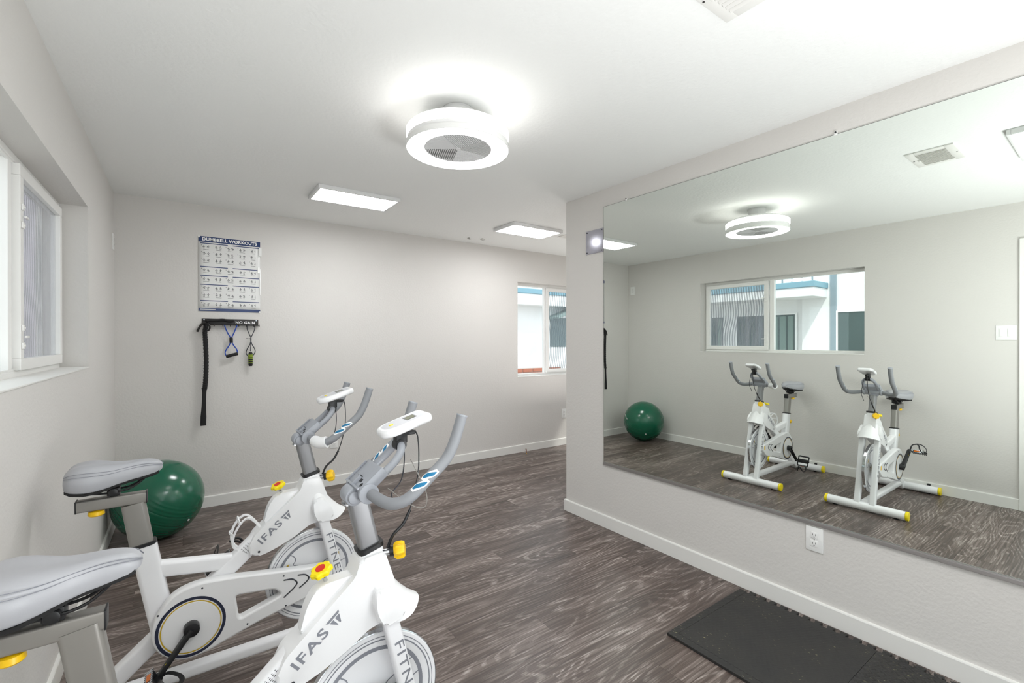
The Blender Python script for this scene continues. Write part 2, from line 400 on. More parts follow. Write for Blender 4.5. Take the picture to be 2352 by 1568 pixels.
b = BM(); 
for lo, hi in (((FARX, REARY, 0), (FARX+.1, 2.95, H)), ((FARX, 2.95, 0), (FARX+.1, 4.3, .9)), ((FARX, 2.95, 2.1), (FARX+.1, 4.3, H)), ((FARX, 4.3, 0), (FARX+.1, YB, H))): box(b, lo, hi)
struct(obj('wall_far', b, 'wall', smooth=False))
b = BM(); box(b, (FARX+.02, 2.95, .9), (FARX+.07, 4.3, .94)); box(b, (FARX+.02, 2.95, 2.06), (FARX+.07, 4.3, 2.1)); box(b, (FARX+.02, 2.95, .94), (FARX+.07, 2.99, 2.06)); box(b, (FARX+.02, 4.26, .94), (FARX+.07, 4.3, 2.06))  # unseen window, added in the far wall to brighten the side room
w3 = struct(obj('added_window', b, 'vinyl', smooth=False)); b = BM(); box(b, (FARX+.04, 2.99, .94), (FARX+.044, 4.26, 2.06)); obj('pane', b, 'glass', w3, smooth=False)
b = BM(); box(b, (-.2, REARY-.1, H), (FARX+.1, YB+.2, H+.1)); struct(obj('ceiling', b, 'ceil', smooth=False), 'flat off-white textured ceiling')
b = BM(); box(b, (-.2, REARY-.1, -.12), (FARX+.1, YB+.2, -.004)); FLOOR = struct(obj('floor', b, 'subfloor', smooth=False), 'dark grey-brown wood-look plank floor')
# planks, one object each; like ones share a mesh
PW, PL = .178, 1.219
pm = {}
def plank(x0, x1, y0, y1):
    key = (round(x1-x0, 4), round(y1-y0, 4))
    if key not in pm:
        bb = BM(); box(bb, (.0003, .0003, -.004), (key[0]-.0003, key[1]-.0003, 0))
        me = bpy.data.meshes.new('plank'); bmesh.ops.recalc_face_normals(bb, faces=bb.faces); bb.to_mesh(me); bb.free(); me.materials.append(MT['plank']); pm[key] = me
    o = bpy.data.objects.new('plank', pm[key]); COL.objects.link(o); o.parent = FLOOR; o.location = (x0, y0, 0)
offs = [0, .42, .81, .2, .63, 1.02, .33]
row = 0; y = REARY
while y < YB-.001:
    y1 = min(y+PW, YB); xe = FARX if y1 > YEND+.02 else W+.03
    x = -offs[row % 7]
    while x < xe-.001:
        a, c = max(x, 0), min(x+PL, xe)
        if c-a > .02: plank(a, c, y, y1)
        x += PL
    y = y1; row += 1
# baseboards
def baseboard(name, p0, p1, nrm):
    p0, p1, nrm = Vector((*p0, 0)), Vector((*p1, 0)), Vector((*nrm, 0)).normalized()
    b = BM(); prof = [(0, .001), (.013, .001), (.013, .083), (.011, .088), (0, .0895)]
    A = [b.verts.new(p0+nrm*a+Vector((0, 0, z))) for a, z in prof]; B = [b.verts.new(p1+nrm*a+Vector((0, 0, z))) for a, z in prof]
    for i in range(len(prof)):
        j = (i+1) % len(prof); b.faces.new((A[i], A[j], B[j], B[i]))
    b.faces.new(A[::-1]); b.faces.new(B)
    return struct(obj(name, b, 'trim', smooth=False))
baseboard('baseboard_left', (0, D1b+.066), (0, YB), (1, 0))
baseboard('baseboard_back', (.013, YB), (FARX, YB), (0, -1))
baseboard('baseboard_right', (wx(REARY), REARY), (wx(YEND)-.0, YEND+.013), (-1, -WROT))
baseboard('baseboard_end', (wx(YEND), YEND), (FARX, YEND), (0, 1))
# door casing on the left wall (doorway stands open to daylight)
b = BM()
box(b, (0, D1b, 0), (.018, D1b+.065, D1h+.065), .003); box(b, (0, D1a-.065, 0), (.018, D1a, D1h+.065), .003); box(b, (0, D1a, D1h), (.018, D1b, D1h+.065), .003)
box(b, (-.2, D1b-.015, 0), (0, D1b, D1h), .002); box(b, (-.2, D1a, 0), (0, D1a+.015, D1h), .002); box(b, (-.2, D1a, D1h-.015), (0, D1b, D1h), .002)
struct(obj('door_1', b, 'trim', smooth=False), 'white door casing at the right end of the window wall')

# ------------------------------------------------------------------ window 1 (left wall)
def ring_y(b, x0, x1, ya, yb, za, zb, w, bev=.003):
    box(b, (x0, ya, za), (x1, yb, za+w), bev); box(b, (x0, ya, zb-w), (x1, yb, zb), bev)
    box(b, (x0, ya, za+w), (x1, ya+w, zb-w), bev); box(b, (x0, yb-w, za+w), (x1, yb, zb-w), bev)
b = BM(); ring_y(b, -.19, -.112, W1a, W1b, W1z0, W1z1, .028); box(b, (-.165, 2.50, W1z0+.028), (-.12, 2.545, W1z1-.028), .003)
box(b, (-.125, W1a+.02, W1z0+.028), (-.118, W1b-.02, W1z0+.036)); box(b, (-.125, W1a+.02, W1z1-.036), (-.118, W1b-.02, W1z1-.028))
win1 = struct(obj('window_1', b, 'vinyl', smooth=False), 'wide white vinyl sliding window in the left wall')
b = BM(); box(b, (-.145, W1a+.028, W1z0+.028), (-.141, 2.50, W1z1-.028)); obj('pane', b, 'glass', win1, smooth=False)
b = BM(); ring_y(b, -.137, -.098, 2.555, W1b-.022, W1z0+.03, W1z1-.03, .045); sash = obj('sash', b, 'vinyl', win1, smooth=False)
b = BM(); box(b, (-.120, 2.60, W1z0+.075), (-.116, W1b-.067, W1z1-.075)); obj('pane', b, 'dusty_lightened', sash, smooth=False)
b = BM(); ring_y(b, -.176, -.168, 2.555, W1b-.03, W1z0+.03, W1z1-.03, .014, 0); scr = obj('screen_frame', b, 'vinyl', win1, smooth=False)
b = BM(); vs = [b.verts.new(p) for p in ((-.172, 2.565, W1z0+.04), (-.172, W1b-.04, W1z0+.04), (-.172, W1b-.04, W1z1-.04), (-.172, 2.565, W1z1-.04))]; b.faces.new(vs); obj('insect_screen', b, 'mesh', scr, smooth=False)
for z in (1.33, 1.40, 1.80, 1.87):
    b = BM(); box(b, (-.098, 2.563, z-.012), (-.092, 2.593, z+.012), .003); cyl(b, (-.092, 2.578, z), (-.089, 2.578, z), .005, n=10); obj('latch_plate', b, 'vinyl', sash)
for z in (1.365, 1.835):
    b = BM(); box(b, (-.094, 2.585, z-.004), (-.086, 2.625, z+.004), .002); obj('latch_lever', b, 'vinyl', sash)
b = BM(); box(b, (-.112, W1a, W1z0), (.004, W1b, W1z0+.006), .002); struct(obj('trim_1', b, 'trim', smooth=False), 'white sill of the left window')
# ------------------------------------------------------------------ window 2 (back wall)
def ring_x(b, y0, y1, xa, xb, za, zb, w, bev=.003):
    box(b, (xa, y0, za), (xb, y1, za+w), bev); box(b, (xa, y0, zb-w), (xb, y1, zb), bev)
    box(b, (xa, y0, za+w), (xa+w, y1, zb-w), bev); box(b, (xb-w, y0, za+w), (xb, y1, zb-w), bev)
b = BM(); ring_x(b, YB+.1, YB+.18, W2a, W2b, W2z0, W2z1, .03); box(b, (4.20, YB+.115, W2z0+.03), (4.24, YB+.16, W2z1-.03), .003)
win2 = struct(obj('window_2', b, 'vinyl', smooth=False), 'smaller white sliding window on the back wall')
b = BM(); box(b, (W2a+.03, YB+.14, W2z0+.03), (4.20, YB+.144, W2z1-.03)); obj('pane', b, 'glass', win2, smooth=False)
b = BM(); ring_x(b, YB+.09, YB+.13, 4.215, W2b-.025, W2z0+.03, W2z1-.03, .045); sash2 = obj('sash', b, 'vinyl', win2, smooth=False)
b = BM(); box(b, (4.26, YB+.108, W2z0+.075), (W2b-.07, YB+.112, W2z1-.075)); obj('pane', b, 'glass', sash2, smooth=False)
b = BM(); vs = [b.verts.new(p) for p in ((4.25, YB+.168, W2z0+.03), (W2b-.03, YB+.168, W2z0+.03), (W2b-.03, YB+.168, W2z1-.03), (4.25, YB+.168, W2z1-.03))]; b.faces.new(vs); obj('insect_screen', b, 'mesh', win2, smooth=False)
b = BM(); box(b, (W2a, YB-.004, W2z0), (W2b, YB+.1, W2z0+.006), .002); struct(obj('trim_2', b, 'trim', smooth=False), 'white sill of the small window')

# ------------------------------------------------------------------ mirror on the partition
mir = empty('wall_mirror', 'large frameless wall mirror above the low partition wall', 'mirror', (wx(1.0), 1.0, 0))
mir.rotation_euler = (0, 0, WROT)
Y0, Y1, Z0, Z1 = -.75-1.0, 2.336-1.0, .468, 2.312
b = BM(); box(b, (-.0062, Y0, Z0), (-.0002, Y1, Z1)); obj('glass_backing', b, 'black', mir, smooth=False)
b = BM(); vs = [b.verts.new(p) for p in ((-.0066, Y0+.0015, Z0), (-.0066, Y1-.0015, Z0), (-.0066, Y1-.0015, Z1-.0015), (-.0066, Y0+.0015, Z1-.0015))]; b.faces.new(vs); obj('mirror_glass', b, 'sil', mir, smooth=False)
b = BM(); box(b, (-.012, Y0, .452), (-.0002, Y1+.002, .468), .001); box(b, (-.012, Y0, .468), (-.0095, Y1+.002, .472)); obj('bottom_channel', b, 'alu', mir, smooth=False)
for yy in (2.127, .883):
    b = BM(); box(b, (-.009, yy-1.007, Z1-.006), (-.0002, yy-.993, Z1+.014), .002); cp = obj('clip', b, 'tape', mir)
    b = BM(); cyl(b, (-.013, yy-1, Z1+.008), (-.009, yy-1, Z1+.008), .004, n=10); obj('screw', b, 'black', cp)

# steel plate beside the mirror
sp_ = empty('steel_plate', 'square polished steel plate screwed to the wall at the mirror edge', 'plate', (wx(2.427), 2.427, 2.078)); sp_.rotation_euler = (0, 0, WROT)
b = BM(); box(b, (-.007, -.087, -.087), (-.0002, .087, .087), .003); obj('plate_sheet', b, 'steel', sp_)
for sy in (-.075, .075):
    for sz in (-.075, .075):
        b = BM(); cyl(b, (-.007, sy, sz), (-.0095, sy, sz), .004, n=10); obj('screw', b, 'inkdark', sp_)

# ------------------------------------------------------------------ outlets and switch, drawn in a local frame: plate in the YZ plane facing -X
def outlet(loc, rz, label, kind='outlet'):
    name, cat = ('electrical_outlet', 'outlet') if kind == 'outlet' else ('light_switch', 'switch')
    e = empty(name, label, cat, loc); e.rotation_euler = (0, 0, rz)
    w = .0375 if kind == 'outlet' else .059
    b = BM(); box(b, (-.006, -w, -.0585), (-.0002, w, .0585), .003); obj('cover_plate', b, 'plate', e)
    if kind == 'outlet':
        for s in (-1, 1):
            b = BM(); box(b, (-.0085, -.0165, s*.0205-.0145), (-.006, .0165, s*.0205+.0145), .002); r_ = obj('receptacle', b, 'plate', e)
            b = BM()
            box(b, (-.0089, -.0075, s*.0205-.002), (-.0085, -.0055, s*.0205+.007)); box(b, (-.0089, .0055, s*.0205-.002), (-.0085, .0075, s*.0205+.007)); cyl(b, (-.0085, 0, s*.0205-.008), (-.0089, 0, s*.0205-.008), .0025, n=10)
            obj('slots', b, 'slot', r_, smooth=False)
        b = BM(); cyl(b, (-.006, 0, 0), (-.0072, 0, 0), .003, n=10); obj('screw', b, 'alu', e)
    else:
        for s in (-1, 1):
            b = BM(); box(b, (-.0075, s*.0235-.0165, -.034), (-.0062, s*.0235+.0165, .034), .001); f_ = obj('rocker_frame', b, 'plate', e)
            b = BM(); box(b, (-.0105, s*.0235-.0135, -.031), (-.0065, s*.0235+.0135, .031), .002); obj('rocker', b, 'plate', f_)
    return e
outlet((wx(.972), .972, .384), WROT, 'white duplex outlet on the wall below the mirror')
outlet((1.561, YB, .405), PI/2, 'white duplex outlet low on the back wall behind the far bike handlebar')
outlet((4.429, YB, .405), PI/2, 'white duplex outlet low on the back wall beside the partition edge')
outlet((0, 4.40, 2.065), PI, 'white duplex outlet plate high on the left wall near the back corner')
outlet((0, .668, 1.409), PI, 'white double rocker light switch beside the door casing, seen in the mirror', 'switch')
# cable stub at the back baseboard
b = BM(); tube(b, [(3.80, YB-.014, .03), (3.79, YB-.04, .034), (3.76, YB-.08, .02), (3.735, YB-.115, .008)], .004, 8, 5)
cs = tag(obj('cable_stub', b, 'dirt'), 'short brown cable stub poking out at the back baseboard', 'cable')
b = BM(); cyl(b, (3.735, YB-.115, .008), (3.728, YB-.124, .0065), .0045, n=8); obj('bare_end', b, 'gold', cs)
# hooks and marks in the ceiling
for (x, y, a) in ((2.895, 4.27, .3), (3.03, 4.22, -.1)):
    b = BM(); cyl(b, (x, y, H), (x, y, H-.006), .012, n=14)
    p = [(x+math.cos(a)*t, y+math.sin(a)*t, H-.006-.010*math.sin(PI*(t+.03)/.06)) for t in (-.03, -.02, -.01, 0, .01, .02, .03)]
    tube(b, p, .002, 6, 2)
    tag(obj('ceiling_hook', b, 'postgrey'), 'small grey ceiling hook %s of the pair near the back wall' % ('left' if x < 3 else 'right'), 'hook')

# ------------------------------------------------------------------ ceiling lights
def led_panel(x0, x1, y0, y1, label):
    e = empty('ceiling_panel_light', label, 'ceiling light', ((x0+x1)/2, (y0+y1)/2, H), group=None)
    hx, hy = (x1-x0)/2, (y1-y0)/2; b = BM(); w = .018; z0, z1 = -.030, -.0005
    box(b, (-hx, -hy, z0), (hx, -hy+w, z1), .003); box(b, (-hx, hy-w, z0), (hx, hy, z1), .003); box(b, (-hx, -hy+w, z0), (-hx+w, hy-w, z1), .003); box(b, (hx-w, -hy+w, z0), (hx, hy-w, z1), .003)
    obj('frame', b, 'lampbody', e)
    b = BM(); box(b, (-hx+w, -hy+w, -.027), (hx-w, hy-w, -.020)); obj('diffuser', b, 'panel', e, smooth=False)
led_panel(1.180, 1.775, 3.385, 3.72, 'flat rectangular LED ceiling panel left of centre, above the back wall')
led_panel(2.885, 3.48, 3.435, 3.785, 'flat rectangular LED ceiling panel beside the partition edge')
led_panel(1.32, 1.915, .12, .45, 'rectangular LED ceiling panel seen only in the mirror corner')

LX, LY = 1.473, 1.928
lamp = empty('ring_ceiling_light', 'round white bladeless fan light glowing as two rings', 'ceiling light', (LX, LY, H))
b = BM(); lathe(b, [(0, -.0005), (.070, -.0005), (.072, -.006), (.066, -.010), (.062, -.05), (.085, -.085), (0, -.085)], n=40); obj('mount', b, 'lampbody', lamp)
b = BM(); lathe(b, [(0, -.080), (.19, -.083), (.212, -.095), (.222, -.112), (.222, -.150), (.2345, -.152), (.2345, -.176), (.150, -.176), (.150, -.12), (0, -.12)], n=72); hs = obj('housing', b, 'lampbody', lamp)
b = BM(); lathe(b, [(.2235, -.108), (.232, -.108), (.2385, -.114), (.2385, -.145), (.234, -.1515), (.2235, -.1515)], n=72, close=True); obj('upper_light_ring', b, 'lampup', lamp)
b = BM(); lathe(b, [(.158, -.1765), (.230, -.1765), (.2345, -.180), (.2345, -.186), (.228, -.191), (.168, -.191), (.158, -.186)], n=72, close=True); obj('lower_light_ring', b, 'lamp', lamp)
b = BM(); lathe(b, [(.2352, -.172), (.2405, -.172), (.2405, -.196), (.2375, -.196), (.2375, -.176), (.2352, -.176)], n=72, close=True); obj('clear_rim', b, 'tape', lamp)
# grille: six sectors of straight louvres
for k in range(5):
    b = BM(); a0 = k*2*PI/5; mid = a0+PI/5; d = Vector((math.cos(mid), math.sin(mid), 0)); t = Vector((-d.y, d.x, 0))
    # bars parallel to one sector edge
    e0 = Vector((math.cos(a0), math.sin(a0), 0)); nrm = Vector((-e0.y, e0.x, 0)); R = .153
    s = .006
    while s < R*math.sin(2*PI/5)-.004:
        # along e0 at offset s: start on other sector edge, end on rim
        ca = math.cos(2*PI/5)/math.sin(2*PI/5); u0 = s*ca; u1 = math.sqrt(max(R*R-s*s, 0))
        if u1-u0 > .01:
            p0, p1 = e0*u0+nrm*s, e0*u1+nrm*s
            c = (p0+p1)/2; L = (p1-p0).length
            Mx = Matrix((e0, nrm, Vector((0, 0, 1)))).transposed().to_4x4(); Mx.translation = (c.x, c.y, -.184)
            box(b, (-L/2, -.0017, -.004), (L/2, .0017, .004), mtx=Mx)
        s += .0095
    obj('grille_sector', b, 'lampbody', lamp, smooth=False)
b = BM(); lathe(b, [(.152, -.176), (.1575, -.176), (.1575, -.188), (.152, -.188)], n=60, close=True)
cyl(b, (0, 0, -.178), (0, 0, -.189), .012); obj('grille_rim', b, 'lampbody', lamp)

# ------------------------------------------------------------------ ceiling vents
def vent(x0, x1, y0, y1, label):
    e = empty('ceiling_vent', label, 'vent', ((x0+x1)/2, (y0+y1)/2, H)); hx, hy = (x1-x0)/2, (y1-y0)/2; w = .04
    b = BM()
    for lo, hi in (((-hx, -hy, -.008), (hx, -hy+w, -.0005)), ((-hx, hy-w, -.008), (hx, hy, -.0005)), ((-hx, -hy+w, -.008), (-hx+w, hy-w, -.0005)), ((hx-w, -hy+w, -.008), (hx, hy-w, -.0005))): box(b, lo, hi, .003)
    obj('frame', b, 'trim', e)
    b = BM(); box(b, (-hx+w, -hy+w, -.002), (hx-w, hy-w, -.0005)); obj('damper', b, 'trim', e, smooth=False)
    n = 11
    for i in range(n):
        x = -hx+w+(2*hx-2*w)*(i+.5)/n
        b = BM(); Mx = Matrix.Translation((x, 0, -.011)) @ Matrix.Rotation(.6 if i < n else -.6, 4, 'Y'); box(b, (-.0065, -hy+w, -.0008), (.0065, hy-w, .0008), mtx=Mx); obj('slat', b, 'trim', e, smooth=False)
    b = BM(); box(b, (-.012, hy-w-.002, -.018), (.012, hy-w+.006, -.006), .002); obj('damper_lever', b, 'trim', e)
    for s in (-1, 1):
        b = BM(); cyl(b, (0, s*(hy-.012), -.008), (0, s*(hy-.012), -.0095), .004, n=8); obj('screw', b, 'slot', e)
vent(1.615, 1.927, .648, .862, 'white louvred ceiling vent above the mirror wall near the camera')
vent(3.625, 3.94, 3.47, 3.685, 'white ceiling vent half hidden behind the partition edge')

# ------------------------------------------------------------------ exercise ball
BR = .2612; BC = Vector((.2775, 3.994, BR))
b = BM(); NR = 120
prof = []
for i in range(NR+1):
    a = -PI/2+PI*i/NR; r = BR
    z = math.sin(a)
    if abs(z) < .62: r += .0011*math.sin(z*PI*2*9)*0 + .0
    for k in range(-6, 7):
        r -= .0028*math.exp(-((z-k*.085)/.009)**2)
    prof.append((max(r*math.cos(a), 0) if 0 < i < NR else 0, r*math.sin(a)))
q = Vector((.55, -.35, .76)).to_track_quat('Z', 'Y').to_matrix().to_4x4()
lathe(b, prof, q, 72)
mnz = min(v.co.z for v in b.verts)
ball = tag(obj('exercise_ball', b, 'ball', loc=(BC.x, BC.y, -mnz+.0002)), 'glossy green ribbed exercise ball in the back left corner', 'exercise ball')
pd = Vector((.62, -.60, -.50)).normalized()
b = BM(); cyl(b, pd*(BR-.002), pd*(BR+.004), .007, n=14, bev=.001); obj('plug', b, 'white_print', ball)
# small slanted white print too small to read, on the side facing the mirror
bb = BM()
for k in range(9):
    x = -.055+k*.0135; hgt = (.012, .007, .007, .010, .007, .007, .009, .007, .006)[k]
    box(bb, (x-.0042, -.0035, 0), (x+.0042, -.0035+hgt, .0005))
me = bpy.data.meshes.new('ball_print'); bb.to_mesh(me); bb.free()
lp = Vector((.80, .44, .24)).normalized(); yv = Vector((0, .35, .9)); yv = (yv-lp*yv.dot(lp)).normalized(); xv = yv.cross(lp); a_ = .85; xv, yv = xv*math.cos(a_)+yv*math.sin(a_), yv*math.cos(a_)-xv*math.sin(a_)
vsl = Matrix((xv, yv, lp)).transposed()
for v in me.vertices:
    p = vsl @ Vector((v.co.x, v.co.y, 0)) + lp*BR; v.co = p.normalized()*(BR+.001+v.co.z)
me.materials.clear(); link('ball_print', me, 'white_print', ball)

# ------------------------------------------------------------------ poster
px0, px1, pz0, pz1 = .515, .953, 1.588, 2.191
pw, ph = px1-px0, pz1-pz0
poster = empty('poster', 'blue and white dumbbell workouts poster on the back wall', 'poster', ((px0+px1)/2, YB, (pz0+pz1)/2))
b = BM(); n = 10
def py(x, z): return -.003-.0015*math.sin(x*14)*math.cos(z*9)-(.004 if x > pw/2-.02 else 0)
g = [[b.verts.new((-pw/2+pw*i/n, py(-pw/2+pw*i/n, -ph/2+ph*j/n), -ph/2+ph*j/n)) for j in range(n+1)] for i in range(n+1)]
for i in range(n):
    for j in range(n): b.faces.new((g[i][j], g[i+1][j], g[i+1][j+1], g[i][j+1]))
o = obj('sheet', b, 'paper', poster); md = o.modifiers.new('thick', 'SOLIDIFY'); md.thickness = .0008
def pstrip(name, xa, xb, za, zb, m, off=.0012, parent=None):
    b = BM(); k = 12; r0, r1 = [], []
    for i in range(k+1):
        x = xa+(xb-xa)*i/k
        r0.append(b.verts.new((x, py(x, za)-off, za))); r1.append(b.verts.new((x, py(x, zb)-off, zb)))
    for i in range(k): b.faces.new((r0[i], r0[i+1], r1[i+1], r1[i]))
    return obj(name, b, m, parent or poster)
top = ph/2
hd = pstrip('header_band', -pw/2, pw/2, top-.044, top, 'posterblue', .0016)
me = text_mesh('DUMBBELL WORKOUTS', .0345, .0004, .0012, space=1.05)
place(me, 'title_letters', 'white_print', hd, (0, -.0078, top-.0225), (1, 0, 0), (0, 0, 1))
pstrip('footer_band', -pw/2, pw/2, -top, -top+.024, 'posterblue', .0016)
pstrip('footer_note', -pw/2+.012, -pw/2+.115, -top+.012, -top+.017, 'paper', .0028)
bands = [(.052, None), (.240, None), (.312, None), (.384, None), (.515, None)]
for d, _ in bands: pstrip('section_line', -pw/2+.012, pw/2-.008, top-d-.0065, top-d, 'posterblue', .0016)
for d, _ in bands: pstrip('section_tag', -.017, .017, top-d-.008, top-d+.002, 'paper', .0022)
rows = [.075, .128, .180, .262, .333, .405, .462, .538]
fb = BM()
def pq(xc, zc, w, h, ang=0):
    ca, sa = math.cos(ang), math.sin(ang); vs = []
    for a, c in ((-1, -1), (1, -1), (1, 1), (-1, 1)):
        x = xc+a*w/2*ca-c*h/2*sa; z = zc+a*w/2*sa+c*h/2*ca; vs.append(fb.verts.new((x, py(x, z)-.0016, z)))
    fb.faces.new(vs)
rnd = random.Random(3)
for d in rows:
    for c in range(5):
        cx = -pw/2+.052+c*.0845
        for s in (-1, 1):
            fx = cx+s*.014+rnd.uniform(-.002, .002); fz = top-d-.010+rnd.uniform(-.003, .003)
            a = rnd.choice((0, 0, .5, 1.2, -.6))
            pq(fx, fz, .0035, .014, a); pq(fx, fz+.0095, .0045, .0045)          # torso, head
            pq(fx-.003, fz-.009, .002, .010, -.3+a); pq(fx+.003, fz-.009, .002, .010, .3+a)   # legs
            pq(fx, fz+.002, .012, .002, rnd.uniform(-.9, .9)); pq(fx-.007, fz+rnd.uniform(-.004, .006), .004, .004); pq(fx+.007, fz+rnd.uniform(-.004, .006), .004, .004)
        pq(cx, top-d-.030, .040, .0022)
        pq(cx-.032, top-d+.003, .003, .006)
fo = obj('exercise_figures', fb, 'posterline', poster, smooth=False); fo['kind'] = 'stuff'
for (x, z, w, h) in ((pw/2, .215, .022, .07), (pw/2-.012, .06, .016, .05), (pw/2, -.04, .008, .22), (-pw/2+.004, top-.006, .012, .012), (pw/2-.004, -top+.005, .012, .012)):
    b = BM(); box(b, (x-w/2, -.0115, z-h/2), (x+w/2, -.0108, z+h/2)); obj('tape_strip', b, 'tape', poster, smooth=False)

# ------------------------------------------------------------------ hook rack with hanging gear
rack = empty('hook_rack', 'black metal wall rack lettered in white, below the poster', 'rack', (.737, YB, 1.503))
b = BM(); box(b, (-.201, -.005, -.025), (.201, -.0003, .025), .0015); box(b, (-.205, -.035, -.028), (.205, -.0003, -.0245), .001); obj('back_plate', b, 'rackblack', rack)
for x in (-.185, 0, .185):
    b = BM(); cyl(b, (x, -.005, .016), (x, -.0075, .016), .004, n=10); obj('screw', b, 'chrome', rack)
me = text_mesh('NO GAIN', .030, .0004, .0009, space=1.15); place(me, 'rack_letters', 'white_print', rack, (.105, -.0056, -.004), (1, 0, 0), (0, 0, 1))
HX = (-.178, -.118, -.058, -.005, .055, .11, .165, .203)
for x in HX:
    b = BM(); tube(b, [(x, -.030, -.026), (x, -.034, -.034), (x, -.043, -.036), (x, -.048, -.028), (x, -.049, -.018)], .0028, 8, 4); obj('hook', b, 'rackblack', rack)
# black bungee strap at left
def wp(x, z, y=.042): return (x, YB-y, z)
b = BM(); pts = [wp(x_, z_, .056) for x_, z_ in ((.566, 1.49), (.562, 1.455), (.556, 1.42), (.560, 1.33), (.564, 1.2), (.562, 1.08), (.556, .985), (.552, .965))]
sp = smoothpath(pts, 16); rr = [.0165*(1+.10*math.sin(i*1.9)) for i in range(len(sp))]
sweep(b, sp, circle(1, 10), radii=rr); strap = tag(obj('bungee_strap', b, 'fabricblack'), 'long black crinkled bungee strap hanging from the rack left end', 'strap')
b = BM(); sp = smoothpath([wp(.552, .972, .056), wp(.551, .93, .056), wp(.547, .80, .056), wp(.544, .70, .056), wp(.544, .672, .056)], 8)
sweep(b, sp, rrect(1, .45, .2), upv=(0, 1, 0), radii=[.040-.012*math.sin(PI*min(i/20, 1)) for i in range(len(sp))]); obj('strap_handle', b, 'fabricblack', strap)
b = BM(); tube(b, [wp(.566, 1.495, .052), wp(.54, 1.485, .052), wp(.52, 1.455, .05), wp(.505, 1.42, .045)], .008, 8, 5); tube(b, [wp(.575, 1.49, .05), wp(.590, 1.46, .05), wp(.58, 1.43, .05), wp(.562, 1.44, .05), wp(.556, 1.47, .05)], .006, 8, 5); obj('carabiner_loop', b, 'rackblack', strap)
b = BM(); tube(b, [wp(.566, 1.500, .050), wp(.575, 1.513, .034), wp(.62, 1.512, .022), wp(.68, 1.518, .020), wp(.725, 1.510, .022), wp(.755, 1.513, .020)], .012, 8, 5); obj('strap_wrap', b, 'fabricblack', strap)
b = BM()
for k in range(22):
    z = 1.40-.018*k; b2 = (.001 if k % 2 else -.001)
    box(b, (.5425+b2, YB-.05, z-.0025), (.5455+b2, YB-.036, z+.0025))
o = obj('stitching', b, 'inkgrey', strap, smooth=False); o['kind'] = 'stuff'
# blue figure eight resistance band
b = BM()
tube(b, [wp(.690, 1.478), wp(.697, 1.45), wp(.715, 1.405), wp(.731, 1.375), wp(.735, 1.345)], .0045, 8, 5)
tube(b, [wp(.779, 1.478), wp(.770, 1.45), wp(.755, 1.41), wp(.741, 1.375), wp(.737, 1.345)], .0045, 8, 5)
tube(b, [wp(.735, 1.345), wp(.722, 1.31), wp(.702, 1.275), wp(.694, 1.25), wp(.702, 1.222)], .0045, 8, 5)
tube(b, [wp(.737, 1.345), wp(.754, 1.31), wp(.774, 1.28), wp(.780, 1.255), wp(.777, 1.238)], .0045, 8, 5)
band = tag(obj('resistance_band', b, 'bandblue'), 'blue figure-eight resistance band with black foam handle on the rack', 'resistance band')
b = BM(); cyl(b, wp(.736, 1.375), wp(.737, 1.330), .0125, bev=.002); obj('center_sleeve', b, 'rubber', band)
b = BM(); cyl(b, wp(.700, 1.218), wp(.783, 1.242), .013, bev=.002); obj('foam_handle', b, 'rubber', band)
# jump rope
b = BM()
tube(b, [wp(.850, 1.463), wp(.853, 1.44), wp(.868, 1.40), wp(.880, 1.365), wp(.872, 1.32), wp(.852, 1.28), wp(.843, 1.245), wp(.862, 1.212)], .0035, 8, 5)
tube(b, [wp(.908, 1.463), wp(.905, 1.44), wp(.893, 1.405), wp(.877, 1.365), wp(.886, 1.32), wp(.906, 1.28), wp(.908, 1.248), wp(.888, 1.215)], .0035, 8, 5)
tube(b, [wp(.850, 1.463), wp(.855, 1.476), wp(.878, 1.480), wp(.902, 1.476), wp(.908, 1.463)], .0045, 8, 5)
tube(b, [wp(.880, 1.365), wp(.878, 1.32), wp(.875, 1.26)], .003, 8, 4)
rope = tag(obj('jump_rope', b, 'inkdark'), 'grey jump rope with green-striped foam grip on the rack right end', 'jump rope')
b = BM(); lathe(b, [(0, 0), (.012, 0), (.016, .01), (.017, .06), (.016, .105), (.010, .118), (0, .118)], Matrix.Translation(wp(.876, 1.135)), 20); grip = obj('grip', b, 'rubber', rope)
for z in (1.160, 1.177, 1.194, 1.211, 1.226):
    b = BM(); lathe(b, [(.0165, 0), (.0180, .001), (.0180, .0045), (.0165, .0055)], Matrix.Translation(wp(.876, z)), 20, close=True); obj('grip_stripe', b, 'green', grip)
b = BM(); tube(b, [wp(.878, 1.37, .05), wp(.862, 1.366, .055), wp(.842, 1.370, .058)], .0018, 6, 4); obj('twist_tie', b, 'inkdark', rope)

